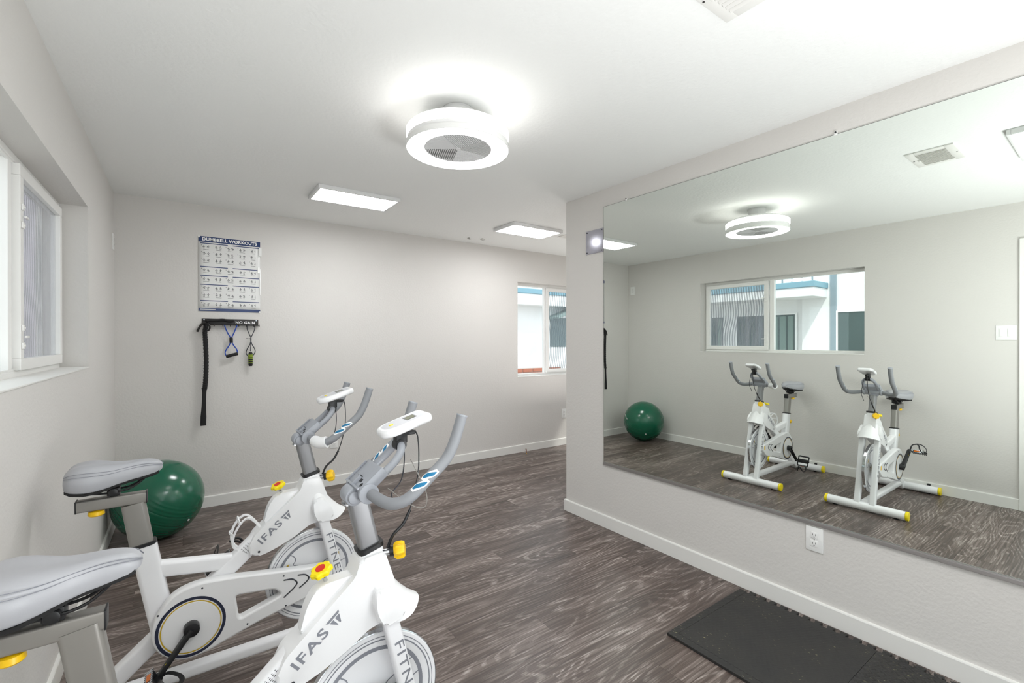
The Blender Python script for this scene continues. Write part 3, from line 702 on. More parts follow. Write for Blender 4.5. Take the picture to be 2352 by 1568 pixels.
# ------------------------------------------------------------------ spin bikes
def superell(hu, hv, e, n=36):
    out = []
    for i in range(n):
        t = 2*PI*i/n; c, s = math.cos(t), math.sin(t)
        out.append((math.copysign(abs(c)**(2/e), c)*hu, math.copysign(abs(s)**(2/e), s)*hv))
    return out
def beam(b, p0, p1, w, h, r=.008):
    """rounded-rect bar; w in the lateral (y) direction, h across it"""
    sweep(b, [p0, p1], rrect(w, h, r), upv=None if abs(Vector(p1[:2]).length) > 1e9 else (0, 1, 0)) if False else _beam(b, p0, p1, w, h, r)
def _beam(b, p0, p1, w, h, r):
    p0, p1 = Vector(p0), Vector(p1); d = (p1-p0).normalized(); y = Vector((0, 1, 0)); z = d.cross(y).normalized(); y = z.cross(d)
    R0 = [b.verts.new(p0+y*a+z*c) for a, c in rrect(w, h, r)]; R1 = [b.verts.new(p1+y*a+z*c) for a, c in rrect(w, h, r)]
    n = len(R0)
    for i in range(n): b.faces.new((R0[i], R0[(i+1) % n], R1[(i+1) % n], R1[i]))
    b.faces.new(R0[::-1]); b.faces.new(R1)
def knob_lobed(b, c, axis, r, h, lobes=6):
    q = Vector(axis).to_track_quat('Z', 'Y').to_matrix().to_4x4(); q.translation = c; n = 48
    rings = []
    for (k, z) in ((0.75, 0), (1, h*.25), (1, h*.75), (.86, h)):
        rings.append([b.verts.new(q @ Vector(((r*k*(1+.09*math.cos(lobes*2*PI*i/n)))*math.cos(2*PI*i/n), (r*k*(1+.09*math.cos(lobes*2*PI*i/n)))*math.sin(2*PI*i/n), z))) for i in range(n)])
    for A, B in zip(rings[:-1], rings[1:]):
        for i in range(n): b.faces.new((A[i], A[(i+1) % n], B[(i+1) % n], B[i]))
    b.faces.new(rings[0][::-1]); b.faces.new(rings[-1])
def flat_ring(b, c, r0, r1, y, t, n=64):
    q = Matrix.Translation((c[0], y, c[1])) @ Matrix.Rotation(PI/2, 4, 'X')
    lathe(b, [(r0, 0), (r1, 0), (r1, t), (r0, t)], q, n, close=True)
# frame geometry, metres: u forward (+x), v lateral, z up
HA, HB = Vector((.873, 0, .757)), Vector((1.035, 0, .06))       # head tube / fork line
def head(z): t = (z-HA.z)/(HB.z-HA.z); return HA.x+(HB.x-HA.x)*t
FWC, FWR = (.885, .316), .193
BB = (.436, .270)
def make_bike(loc, label, crank_ang, extras):
    B = empty('spin_bike', label, 'exercise bike', loc)
    # stabilisers
    for nm, u in (('front_stabilizer', 1.035), ('rear_stabilizer', .085)):
        b = BM(); cyl(b, (u, -.252, .038), (u, .252, .038), .033, n=28); st = obj(nm, b, 'white', B)
        for s in (-1, 1):
            b = BM(); cyl(b, (u, s*.252, .038), (u, s*.272, .038), .0345, n=28, bev=.005); obj('end_cap', b, 'yellow', st)
        if u < .5:
            for s in (-1, 1):
                b = BM(); cyl(b, (u-.02, s*.185, .066), (u-.02, s*.185, .082), .013, n=16); obj('leveling_knob', b, 'black', st)
                b = BM(); cyl(b, (u, s*.185, .0005), (u, s*.185, .012), .018, n=16); obj('foot_pad', b, 'rubber', st)
        else:
            for s in (-1, 1):
                b = BM(); cyl(b, (u, s*.2, .0005), (u, s*.2, .012), .02, n=16); obj('foot_pad', b, 'rubber', st)
    # main tube, bottom rail, seat tube, bridge tube
    b = BM(); _beam(b, (.868, 0, .697), (.098, 0, .030), .052, .062, .012); mt = obj('main_tube', b, 'white', B)
    b = BM(); _beam(b, (.10, 0, .068), (1.03, 0, .070), .05, .047, .015); obj('bottom_rail', b, 'white', B)
    b = BM(); so_ = extras.get('st', 0); _beam(b, (.291-so_*.18, 0, .592+so_), (.352, 0, .255), .055, .078, .016); stb = obj('seat_tube', b, 'white', B)
    b = BM(); _beam(b, (.289-so_*.18, 0, .590+so_), (.2872-so_*.18, 0, .601+so_), .060, .083, .018); obj('tube_collar', b, 'black', stb)
    b = BM(); _beam(b, (.31, 0, .494), (.585, 0, .452), .045, .058, .012); obj('bridge_tube', b, 'white', B)
    # seat post and slider
    sx = extras.get('slide_dx', 0); sz_ = extras.get('seat_dz', 0)
    b = BM(); _beam(b, (.290, 0, .57), (.262, 0, .752), .045, .070, .012); sp = obj('seat_post', b, 'postgrey', B)
    b = BM(); _beam(b, (.108+sx, 0, .770+sz_), (.300+sx, 0, .771+sz_), .040, .040, .006); sl = obj('seat_slider', b, 'postgrey', B)
    b = BM(); box(b, (.2985+sx, -.0205, .750+sz_), (.303+sx, .0205, .792+sz_), .003); obj('end_cap', b, 'black', sl)
    b = BM(); box(b, (.1055+sx, -.0205, .749+sz_), (.110+sx, .0205, .791+sz_), .003); obj('end_cap', b, 'black', sl)
    b = BM(); lathe(b, [(0, 0), (.020, 0), (.024, .004), (.022, .016), (.010, .020), (0, .020)], Matrix.Translation((.16, 0, .7295+sz_)), 20); obj('slider_knob', b, 'amber', sl)
    b = BM(); knob_lobed(b, Vector((.243, 0, .508)), (-1, 0, -.17), .022, .028, 8); kn = obj('seat_height_knob', b, 'amber', B)
    b = BM(); cyl(b, (.262, 0, .511), (.240, 0, .507), .009, n=16); obj('shaft', b, 'chrome', kn)
    # saddle
    sx = extras.get('seat_dx', 0); sz_ = extras.get('seat_dz', 0)
    st_ = [(.078, .045, .885, .846), (.085, .072, .902, .834), (.102, .094, .915, .828), (.135, .106, .921, .824), (.170, .099, .917, .825), (.205, .075, .909, .831),
           (.240, .052, .907, .840), (.280, .041, .910, .846), (.315, .037, .908, .852), (.338, .030, .900, .860), (.350, .016, .888, .870)]
    st_ = [(a_+sx, b_, c_+sz_, d_+sz_) for a_, b_, c_, d_ in st_]
    b = BM(); rings = []; n = 28
    for (u, hw, zt, zb) in st_:
        ring = []; zm = zb+(zt-zb)*.42
        for i in range(n):
            t = 2*PI*i/n; c, s = math.cos(t), math.sin(t); v = math.copysign(abs(c)**.62, c)*hw
            z = zm+(zt-zm)*(abs(s)**.75 if s > 0 else 0)+(-(zm-zb)*abs(s)**.35 if s < 0 else 0)
            if s > 0: z -= .006*math.exp(-(v/.012)**2)*(1 if u < .25 else .4)
            if s < 0: v *= .93
            ring.append(b.verts.new((u, v, z)))
        rings.append(ring)
    for A, C in zip(rings[:-1], rings[1:]):
        for i in range(n): b.faces.new((A[i], A[(i+1) % n], C[(i+1) % n], C[i]))
    b.faces.new(rings[0][::-1]); b.faces.new(rings[-1])
    bmesh.ops.recalc_face_normals(b, faces=b.faces)
    sd = obj('saddle', b, 'saddle', B); md = sd.modifiers.new('s', 'SUBSURF'); md.levels = 1; md.render_levels = 2
    for s in (-1, 1):
        for k in (0, 1):
            b = BM(); p = []
            for (u, hw, zt, zb) in st_[1:]:
                zm = zb+(zt-zb)*.42; c = .93-.10*k; ss = math.sqrt(1-c*c)
                p.append((u, s*abs(c)**.62*hw*1.0, zm+(zt-zm)*ss**.75+.0012))
            p = [(q[0], q[1]+s*.0008, q[2]) for q in p]
            tube(b, p, .0009, 6, 4); obj('seam', b, 'inkgrey', sd)
    b = BM(); rr_ = []
    for (u, hw, zt, zb) in st_[1:-1]:
        hw2 = hw*.86; rr_.append([b.verts.new((u, v_, z_)) for v_, z_ in ((-hw2, zb+.008), (-hw2*.97, zb-.001), (-hw2*.5, zb-.007), (hw2*.5, zb-.007), (hw2*.97, zb-.001), (hw2, zb+.008))])
    for A, C in zip(rr_[:-1], rr_[1:]):
        for i in range(6): b.faces.new((A[i], A[(i+1) % 6], C[(i+1) % 6], C[i]))
    b.faces.new(rr_[0][::-1]); b.faces.new(rr_[-1])
    obj('saddle_base', b, 'rubber', sd)
    b = BM()
    for s in (-1, 1): tube(b, [(.115+sx, s*.030, .826+sz_), (.15+sx, s*.024, .812+sz_), (.205+sx, s*.022, .808+sz_), (.26+sx, s*.018, .816+sz_), (.31+sx, s*.010, .855+sz_)], .0035, 8, 5)
    obj('saddle_rails', b, 'black', sd)
    b = BM(); cyl(b, (.208+sx, -.034, .810+sz_), (.208+sx, .034, .810+sz_), .014, n=18, bev=.003); box(b, (.190+sx, -.020, .794+sz_), (.226+sx, .020, .822+sz_), .004); cyl(b, (.208+sx, 0, .788+sz_), (.208+sx, 0, .80+sz_), .012, n=16); obj('saddle_clamp', b, 'black', sd)
    # head tube, fork, handlebar post
    b = BM(); _beam(b, (head(.765), 0, .757), (head(.56)-.01, 0, .55), .062, .070, .014); obj('head_tube', b, 'white', B)
    for s in (-1, 1):
        b = BM(); _beam(b, (head(.62)-.004, s*.050, .62), (HB.x, s*.050, .060), .040, .044, .008); fk = obj('fork_leg', b, 'white', B)
        if s < 0:
            me = text_mesh('FITNESS', .047, .0003, 0, space=1.12)
            d = (Vector((HB.x, 0, .06))-Vector((head(.62), 0, .62))).normalized(); cz = .388
            up_ = Vector((-d.z, 0, d.x))
            if up_.x < 0: up_ = -up_
            place(me, 'fitness_letters', 'inkgrey', fk, (head(cz), -.0705, cz), d, up_, (1.32, .80))
    b = BM(); _beam(b, (head(.757)+.0005, 0, .757), (head(.768), 0, .768), .066, .074, .016); obj('post_collar', b, 'black', B)
    b = BM(); pa, pb = (head(.765), 0, .765), (head(.765)-.235*.165, 0, .930); _beam(b, pa, pb, .042, .056, .010); hp = obj('handlebar_post', b, 'grey', B)
    for z in (.80, .835, .87):
        u = head(.765)-.235*(z-.765)+.0272
        b = BM(); cyl(b, (u, 0, z), (u+.0012, 0, z+.0003), .0055, n=12); obj('adjust_hole', b, 'black', hp)
    # shroud over the head
    b = BM(); rings = []
    for (z, u0, u1, hv, e) in ((.712, .868, .905, .025, 3), (.690, .866, .922, .034, 2.8), (.668, .866, .934, .044, 2.8), (.648, .864, .946, .056, 2.8), (.622, .862, .968, .066, 2.8), (.595, .868, .996, .071, 2.8), (.568, .876, 1.020, .075, 2.8)):
        ring = []
        for (a, c) in superell((u1-u0)/2, hv, e, 44):
            f = max(0, a/((u1-u0)/2)); hvf = 1-.45*f**2
            zz = z + (.0 if z > .58 else (.012*f*f-.010*abs(c)/hv*(1-f)))
            ring.append(b.verts.new(((u0+u1)/2+a, c*hvf, zz)))
        rings.append(ring)
    n = 44
    for A, C in zip(rings[:-1], rings[1:]):
        for i in range(n): b.faces.new((A[i], A[(i+1) % n], C[(i+1) % n], C[i]))
    b.faces.new(rings[0]); b.faces.new(rings[-1][::-1])
    sh = obj('head_shroud', b, 'shroud', B)
    for s in (-1, 1):   # raised side cheek
        b = BM(); ol = round_poly([(.872, .652), (.908, .664), (.948, .612), (.955, .572), (.893, .556), (.872, .60)], .012)
        y0, y1 = (-.0765, -.05) if s < 0 else (.05, .0765); prism(b, ol, y0, y1, .008)
        bmesh.ops.transform(b, matrix=Matrix(((1, 0, 0, 0), (0, 1, -s*.09 if False else 0, 0), (0, 0, 1, 0), (0, 0, 0, 1))), verts=b.verts)
        for v in b.verts:
            if v.co.z > .60: v.co.y -= s*(v.co.z-.60)*.20
        obj('side_cheek', b, 'shroud', sh)
    ol = round_poly([(.905, .752), (.838, .745), (.822, .700), (.648, .548), (.622, .495, .02), (.648, .460, .03), (.690, .466, .02), (.735, .481), (.80, .510), (.86, .546), (.93, .560), (.935, .66)], .012, 4)
    b = BM(); prism(b, ol, -.040, .040, .009); cv = obj('tube_cover', b, 'shroud', B)
    d = Vector((.755, 0, .655)).normalized(); up_ = Vector((-d.z, 0, d.x))
    me = text_mesh('IFAS', .058, .0003, .0010, space=1.12, shear=0)
    place(me, 'logo_letters', 'inkgrey', cv, Vector((.7065, -.0404, .550)), d, up_, (.92, .68))
    # last logo letter: a T cut in a solid triangle
    lb = BM(); c0 = Vector((.7700, -.0406, .6035))
    tri = [(-.021, -.019), (.030, -.016), (-.004, .026)]
    tri = [(-.026, .019), (.026, .019), (.006, -.021), (-.004, -.021)]
    def lp2(a, c): return c0+d*(a*.80)+up_*(c*.80)
    for quad in ([(-.026, .019), (.028, .019), (.0235, .011), (-.0215, .011)], [(-.019, .0075), (-.004, .0075), (-.004, -.018), (-.0065, -.018)], [(.0035, .0075), (.021, .0075), (.0075, -.018), (.0035, -.018)]):
        lo = [lb.verts.new(lp2(a, c)) for a, c in quad]; lb.faces.new(lo)
    o = obj('logo_mark', lb, 'inkgrey', cv, smooth=False); m2 = o.modifiers.new('t', 'SOLIDIFY'); m2.thickness = .0006; m2.offset = 0
    # sticker lines on the main tube below the cover
    lb = BM()
    for r_ in range(4):
        for k in range(7):
            c = Vector((.655, -.0263, .505))+d*(-.012-.0*k+.010*r_)+up_*(.022-.0052*k)
            L = .003+.0015*((k*7+r_*3) % 3)
            q4 = [c+d*(-L/2)+up_*(-.0009), c+d*(L/2)+up_*(-.0009), c+d*(L/2)+up_*(.0009), c+d*(-L/2)+up_*(.0009)]
            q4 = [Vector((v.x-.028, -.0266, v.z-.012)) for v in q4]
            lb.faces.new([lb.verts.new(v) for v in q4])
    o = obj('sticker_print', lb, 'inkdark', mt, smooth=False); o['kind'] = 'stuff'
    b = BM(); cyl(b, (.665, -.040, .480), (.665, -.0425, .480), .0045, n=12); obj('cover_screw', b, 'inkdark', cv)
    # brake housing and knob
    ol = round_poly([(.685, .585), (.703, .655, .03), (.735, .697, .03), (.80, .700, .02), (.83, .70), (.82, .64), (.74, .56)], .01, 5)
    b = BM(); prism(b, ol, -.020, .020, .006); br = obj('brake_housing', b, 'shroud', B)
    ax = Vector((-.35, -.12, .93)).normalized(); k0 = Vector((.757, 0, .690))
    b = BM(); cyl(b, k0, k0+ax*.03, .0055, n=14); obj('brake_rod', b, 'chrome', br)
    b = BM(); kc = k0+ax*.028; cyl(b, kc, kc+ax*.008, .012, n=20); knob_lobed(b, kc+ax*.006, ax, .0275, .017, 7); bk = obj('brake_knob', b, 'yellow', B)
    b = BM(); c = kc+ax*.023; cyl(b, c, c+ax*.0015, .013, n=24); obj('knob_badge', b, 'red', bk)
    # post tension knob at the front of the head tube, angled towards the rider's right
    ka = Vector((.86, -.42, .12)).normalized(); k0 = Vector((.897, -.022, .741))
    b = BM(); cyl(b, k0, k0+ka*.050, .009, n=18); tk = obj('tension_knob', b, 'chrome', B)
    b = BM(); cyl(b, k0+ka*.028, k0+ka*.040, .015, n=20); obj('knob_washer', b, 'black', tk)
    b = BM(); knob_lobed(b, k0+ka*.040, ka, .0235, .030, 8); obj('knob_cap', b, 'amber', tk)
    # flywheel
    def FM(y): return Matrix.Translation((FWC[0], y, FWC[1])) @ Matrix.Rotation(PI/2, 4, 'X')
    b = BM(); lathe(b, [(0, -.006), (.150, -.006), (.158, -.011), (FWR-.004, -.011), (FWR, -.007), (FWR, .007), (FWR-.004, .011), (.158, .011), (.150, .006), (0, .006)], FM(0), 96)
    fwl = obj('flywheel', b, 'white', B)
    b = BM(); lathe(b, [(FWR-.001, -.0095), (FWR+.0008, -.0085), (FWR+.0008, .0085), (FWR-.001, .0095)], FM(0), 96, close=True); obj('chrome_tread', b, 'chrome', fwl)
    for s in (-1, 1):
        for (r0, r1, mt_) in ((.178, .180, 'inkgrey'), (.168, .1715, 'inkgrey')):
            b = BM(); flat_ring(b, FWC, r0, r1, s*.0112+(.0004 if s > 0 else 0), .0004); obj('rim_stripe', b, mt_, fwl)
        b = BM(); flat_ring(b, FWC, .139, .150, s*.0063+(.0004 if s > 0 else 0), .0004); obj('inner_stripe', b, 'inkgrey', fwl)
        # printed outlines of the three lobes
        for k in range(3):
            a0 = k*2*PI/3+.5; pts = []
            for (r, a) in ((.139, -.28), (.118, -.30), (.105, -.22), (.10, -.05), (.055, -.25), (.045, -.1), (.052, .30), (.105, .12), (.118, .14), (.139, .10)):
                pts.append((FWC[0]+r*math.cos(a0+a), s*.0066, FWC[1]+r*math.sin(a0+a)))
            b = BM(); sweep(b, smoothpath(pts, 4), rrect(.0035, .0006, .0002, 1), upv=(0, 1, 0)); obj('lobe_outline', b, 'inkgrey', fwl)
            b = BM()
            for j in range(5):
                aa = a0+.02+j*.055; r = .122
                box(b, (-.0022, -.0003, -.006), (.0022, .0003, .006), mtx=Matrix.Translation((FWC[0]+r*math.cos(aa), s*.0067, FWC[1]+r*math.sin(aa))) @ Matrix.Rotation(-aa+.5, 4, 'Y'))
            obj('lobe_lettering', b, 'gold', fwl, smooth=False)
    b = BM(); cyl(b, (FWC[0], -.0265, FWC[1]), (FWC[0], .0265, FWC[1]), .016, n=24); obj('hub', b, 'gold', fwl)
    for s in (-1, 1):   # axle bracket to the fork leg
        b = BM(); _beam(b, (FWC[0]-.012, s*.040, FWC[1]), (head(.32)-.012, s*.040, FWC[1]+.003), .006, .030, .002); cyl(b, (FWC[0], s*.030, FWC[1]), (FWC[0], s*.052, FWC[1]), .007, n=14); obj('axle_bracket', b, 'chrome', B)
    # belt cover with window
    ol = round_poly([(.372, .407, .06), (.455, .430, .06), (.60, .413), (.838, .375), (.918, .367, .02), (.944, .352, .012), (.952, .316, .01), (.885, .255, .03), (.675, .212, .03), (.555, .178, .06), (.480, .152, .05), (.395, .150, .06), (.322, .215, .06), (.312, .310, .07)], .03, 6)
    hole = round_poly([(.580, .340), (.720, .322), (.742, .296), (.735, .288), (.592, .243)], .014, 5)
    me = curve_mesh([ol, hole[::-1]], .044, .008)
    me.transform(Matrix.Translation((0, -.050, 0)) @ Matrix.Rotation(PI/2, 4, 'X'))
    me.materials.clear(); cc = link('belt_cover', me, 'shroud', B)
    for p in me.polygons: p.use_smooth = True
    try: me.set_sharp_from_angle(angle=math.radians(40))
    except Exception: pass
    yf = -.0722
    b = BM(); flat_ring(b, BB, .100, .1105, yf, .0006); obj('navy_ring', b, 'navy', cc)
    b = BM(); flat_ring(b, BB, .0925, .0965, yf, .0006); obj('gold_ring', b, 'gold', cc)
    b = BM(); flat_ring(b, BB, .0, .090, yf, .0012) if False else cyl(b, (BB[0], yf+.001, BB[1]), (BB[0], yf-.0014, BB[1]), .0905, n=64); obj('crank_disc', b, 'shroud', cc)
    for ch in ([(.752, .350), (.785, .345), (.803, .325), (.790, .306), (.752, .278)], [(.806, .356), (.835, .350), (.850, .333), (.840, .318), (.812, .300)]):
        b = BM(); tube(b, [(u, yf, z) for u, z in ch], .0028, 8, 6); obj('chevron_print', b, 'inkdark', cc)
    for p in ((.752, .368), (.760, .242), (.470, .405), (.62, .215), (.335, .345)):
        b = BM(); cyl(b, (p[0], -.0715, p[1]), (p[0], -.0728, p[1]), .0035, n=10); obj('cover_screw', b, 'inkdark', cc)
    # warning decal on the flywheel side of the cover end
    b = BM(); box(b, (.905, -.0725, .320), (.925, -.0719, .352)); obj('warning_sticker', b, 'amber', cc, smooth=False)
    # cranks and pedals
    ca, sa = math.cos(crank_ang), math.sin(crank_ang); L = .162
    for s in (-1, 1):
        dx, dz = (ca, sa) if s < 0 else (-ca, -sa)
        ys = -.092 if s < 0 else .060
        b = BM(); cyl(b, (BB[0], -.07 if s < 0 else .02, BB[1]), (BB[0], ys-.012*1 if s < 0 else ys+.012, BB[1]), .0255, n=28, bev=.003)
        e0 = Vector((BB[0], ys, BB[1])); e1 = Vector((BB[0]+dx*L, ys+s*.020, BB[1]+dz*L))
        sweep(b, [e0, e0.lerp(e1, .3), e0.lerp(e1, .7), e1], rrect(.018, .032, .007), upv=(0, 1, 0), radii=[1.15, 1, .92, .92]); cyl(b, e1-Vector((0, .010, 0)), e1+Vector((0, .010, 0)), .015, n=18, bev=.003)
        ck = obj('crank_arm', b, 'black', B)
        b = BM(); q = e0.lerp(e1, .72)+Vector((0, s*.0085, 0)); cyl(b, q, q+Vector((0, s*.0015, 0)), .009, n=20); obj('crank_badge', b, 'yellow', ck)
        # pedal
        pc = e1+Vector((0, s*.062, 0)); tl = extras.get('tilt', .5) if s < 0 else extras.get('far_tilt', -.5); R = Matrix.Translation(pc) @ Matrix.Rotation(tl, 4, 'Y')
        b = BM(); cyl(b, e1, e1+Vector((0, s*.115, 0)), .0065, n=14)
        box(b, (-.018, -.044, -.011), (.018, .044, .011), .004, mtx=R)
        for q in (-1, 1):
            box(b, (q*.046-.004, -.046, -.010), (q*.046+.004, .046, .010), .002, mtx=R); box(b, (-.046, q*.046-.003, -.009), (.046, q*.046+.003, .009), .002, mtx=R)
        pdl = obj('pedal_body', b, 'black', ck)
        for q in (-1, 1):
            b = BM()
            for k in range(8):
                y = -.042+.012*k; box(b, (q*.051-.002, y-.002, -.0135), (q*.051+.002, y+.002, .0135), mtx=R)
            box(b, (q*.0505-.001, -.045, -.009), (q*.0505+.001, .045, .009), mtx=R)
            obj('cage_plate', b, 'chrome', ck, smooth=False)
        b = BM(); box(b, (-.0535, -.020, -.006), (-.0518, .020, .006), mtx=R); obj('reflector', b, 'orange', ck, smooth=False)
        b = BM(); box(b, (.0518, -.020, -.006), (.0535, .020, .006), mtx=R); obj('reflector', b, 'orange', ck, smooth=False)
        b = BM()
        for q in (-1, 1):
            p = [R @ Vector(v) for v in ((.048, q*.030, -.005), (.085, q*.036, -.004), (.108, q*.028, .016), (.100, q*.020, .042), (.075, 0, .055))]
            tube(b, p, .005, 8, 5)
        p = [R @ Vector(v) for v in ((.0, -.047, 0), (.0, -.050, .03), (.022, -.030, .056), (.03, 0, .064), (.022, .030, .056), (.0, .050, .03), (.0, .047, 0))]
        sweep(b, smoothpath(p, 5), rrect(.016, .0025, .001, 1)); obj('toe_cage', b, 'black', ck)
    # handlebar
    bp = [(.853, 0, .930), (.858, .045, .930), (.868, .095, .922), (.888, .140, .918), (.925, .166, .934), (.985, .171, .983), (1.030, .170, 1.020), (1.052, .170, 1.055), (1.068, .170, 1.095), (1.082, .170, 1.138)]
    b = BM(); full = [Vector((u, -v, z)) for u, v, z in bp[::-1]]+[Vector(q) for q in bp[1:]]
    tube(b, full, .0155, 18, 6); hb = obj('handlebar', b, 'foam', B)
    for s in (-1, 1):
        e = Vector((1.082, s*.170, 1.138)); dd = Vector((.014, 0, .043)).normalized(); b = BM(); cyl(b, e-dd*.002, e+dd*.002, .0160, n=18); obj('grip_end', b, 'plgrey', hb)
        # printed blue flashes wrapped on the bar near the bend
        sp0 = smoothpath([Vector((u, s*v, z)) for u, v, z in bp], 14)
        acc = [0]
        for q0, q1 in zip(sp0[:-1], sp0[1:]): acc.append(acc[-1]+(q1-q0).length)
        def at(L_):
            i = min(max(sum(1 for v_ in acc if v_ <= L_)-1, 0), len(sp0)-2); f = (L_-acc[i])/(acc[i+1]-acc[i]); return sp0[i].lerp(sp0[i+1], f), (sp0[i+1]-sp0[i]).normalized()
        for (L0, ln) in ((.217, .038), (.255, .034)):
            for (g, ms, off) in ((.0035, 'white_print', .0003), (0, 'blueprint', .0007)):
                b = BM(); K = 8; J = 4; grid = []
                for i in range(K+1):
                    t_ = i/K; c, T_ = at(L0-g*1.5+(ln+3*g)*t_)
                    nrm = Vector((-.35, -.55, .75)); nrm = (nrm-T_*nrm.dot(T_)).normalized(); w = T_.cross(nrm)
                    hi = (-.35+.95*min(1, t_*1.5)+g*70*1.0); lo_ = -.75+max(0, (t_-.35)*1.9)-g*70
                    if s > 0: lo_, hi = -hi, -lo_
                    if hi < lo_: hi = lo_
                    if i == 0 or i == K: lo_, hi = (lo_*.9, hi) if s < 0 else (lo_, hi*.9)
                    grid.append([b.verts.new(c+(nrm*math.cos(lo_+(hi-lo_)*j/J+.2)+w*math.sin(lo_+(hi-lo_)*j/J+.2))*(.0156+off)) for j in range(J+1)])
                for i in range(K):
                    for j in range(J): b.faces.new((grid[i][j], grid[i+1][j], grid[i+1][j+1], grid[i][j+1]))
                obj('flash_print', b, ms, hb)
    # handlebar clamp housing
    cl = BM()
    cyl(cl, (.853, -.058, .930), (.853, .058, .930), .0245, n=26, bev=.003)
    cyl(cl, (.824, -.030, .918), (.824, .030, .918), .026, n=26, bev=.006)
    for s in (-1, 1): cyl(cl, (.853, s*.050, .930), (.853, s*.064, .930), .0275, n=26, bev=.002); cyl(cl, (.822, s*.028, .918), (.822, s*.040, .918), .017, n=20, bev=.003)
    box(cl, (.826, -.030, .905), (.872, .030, .935), .006)
    cp = obj('clamp_housing', cl, 'plgrey', B)
    b = BM(); box(b, (.800, -.017, .893), (.826, .017, .898), .001); cyl(b, (.806, -.022, .897), (.806, .022, .897), .003, n=10); obj('clamp_bolt', b, 'chrome', cp)
    # tray housing rising over the arch
    t0, t1 = Vector((.840, 0, .943)), Vector((.893, 0, .986)); dd = (t1-t0).normalized(); nn = Vector((-dd.z, 0, dd.x))
    Mx = Matrix((dd, Vector((0, 1, 0)), nn)).transposed().to_4x4(); Mx.translation = (t0+t1)/2
    b = BM(); box(b, (-.046, -.060, -.022), (.040, .060, .010), .008, mtx=Mx)
    box(b, (-.046, -.056, .010), (-.040, .050, .015), .001, mtx=Mx); box(b, (-.046, .046, .010), (.030, .051, .016), .001, mtx=Mx); box(b, (-.046, -.012, .010), (-.010, -.008, .020), .001, mtx=Mx); box(b, (-.014, -.012, .010), (-.010, .010, .020), .001, mtx=Mx)
    tr = obj('tray_housing', b, 'plgrey', B)
    b = BM(); box(b, (-.026, -.030, .0102), (-.016, -.016, .0112), mtx=Mx); cyl(b, Mx @ Vector((-.030, -.045, .0095)), Mx @ Vector((-.030, -.045, .011)), .006, n=14); obj('tray_slots', b, 'black', tr)
    # arch bar that carries the computer
    ap = [(.872, -.044, .950), (.900, -.044, .974), (.932, -.042, 1.000), (.955, -.032, 1.025), (.964, -.012, 1.040), (.964, .012, 1.040), (.955, .032, 1.025), (.932, .042, 1.000), (.900, .044, .974), (.872, .044, .950)]
    b = BM(); tube(b, ap, .0115, 16, 6); obj('arch_bar', b, 'plgrey', B)
    b = BM(); cyl(b, (.964, -.016, 1.040), (.964, .016, 1.040), .0175, n=22); box(b, (.950, -.014, 1.044), (.985, .014, 1.078), .004); box(b, (.985, -.010, 1.066), (1.012, .010, 1.078), .003); cm = obj('console_bracket', b, 'black', B)
    # console
    tl = math.radians(17); Mx = Matrix.Translation((.976, 0, 1.098)) @ Matrix.Rotation(-tl, 4, 'Y')
    ol = round_poly([(-.077, -.026, .022), (-.050, -.050, .03), (.066, -.052, .02), (.080, -.040, .012), (.080, .040, .012), (.066, .052, .02), (-.050, .050, .03), (-.077, .026, .022)], .015, 6)
    me = curve_mesh([ol], .024, .008); me.transform(Mx); me.materials.clear(); cs_ = link('console', me, 'shroud', B)
    for p in me.polygons: p.use_smooth = True
    b = BM(); ol2 = [(a*.80, c*.72) for a, c in ol]; A = [b.verts.new(Mx @ Vector((a, c, .0124))) for a, c in ol2]; b.faces.new(A); obj('console_face', b, 'console_face', cs_, smooth=False)
    b = BM(); box(b, (.012, -.016, .0124), (.040, .016, .0132), mtx=Mx); obj('console_lcd', b, 'lcd', cs_, smooth=False)
    b = BM(); box(b, (.009, -.019, .0124), (.043, .019, .0128), mtx=Mx); obj('lcd_border', b, 'inkdark', cs_, smooth=False)
    b = BM(); lathe(b, [(0, 0), (.007, 0), (.006, .002), (0, .0025)], Mx @ Matrix.Translation((-.035, 0, .0124)), 16); obj('console_button', b, 'yellow', cs_)
    # cables
    v = .0
    b = BM(); tube(b, [(1.012, -.004, 1.078), (1.020, -.010, 1.05), (1.020, -.014, .97), (1.005, -.020, .90), (.985, -.028, .862), (.955, -.036, .862)][:4]+[(.985, -.030, .850)], .0022, 6, 8); obj('sensor_cable', b, 'black', B)
    b = BM(); tube(b, [(.985, -.030, .850), (.962, -.034, .815), (.932, -.034, .79), (.917, -.028, .755)], .0045, 8, 5); obj('cable_sleeve', b, 'black', B)
    b = BM(); tube(b, [(.985, .018, 1.045), (.992, .030, .98), (.985, .038, .92), (.955, .038, .885), (.960, .030, .862)], .0020, 6, 8); obj('pulse_cable', b, 'inkdark', B)
    if extras.get('loopcable'):
        b = BM(); tube(b, [(.935, .02, .91), (.985, -.03, .865), (1.02, -.05, .855), (1.03, -.05, .885), (1.02, -.03, .93), (1.0, 0, .99)], .0014, 6, 8); obj('pulse_cable', b, 'postgrey', B)
    if extras.get('bottle'):
        # wire-white bottle cage on the main tube
        b = BM()
        o0 = Vector((.640, 0, .560))
        dv = Vector((.755, 0, .655)).normalized(); nv = Vector((-dv.z, 0, dv.x))
        def cg(a, y, h): return o0+dv*a+Vector((0, y, 0))+nv*h
        for s in (-1, 1):
            sweep(b, smoothpath([cg(-.075, s*.010, -.03), cg(-.075, s*.028, .012), cg(-.045, s*.036, .045), cg(.0, s*.034, .062), (cg(.03, s*.022, .055)), cg(.035, s*.008, .02), cg(.03, s*.006, -.025)], 6), rrect(.004, .010, .0015, 2))
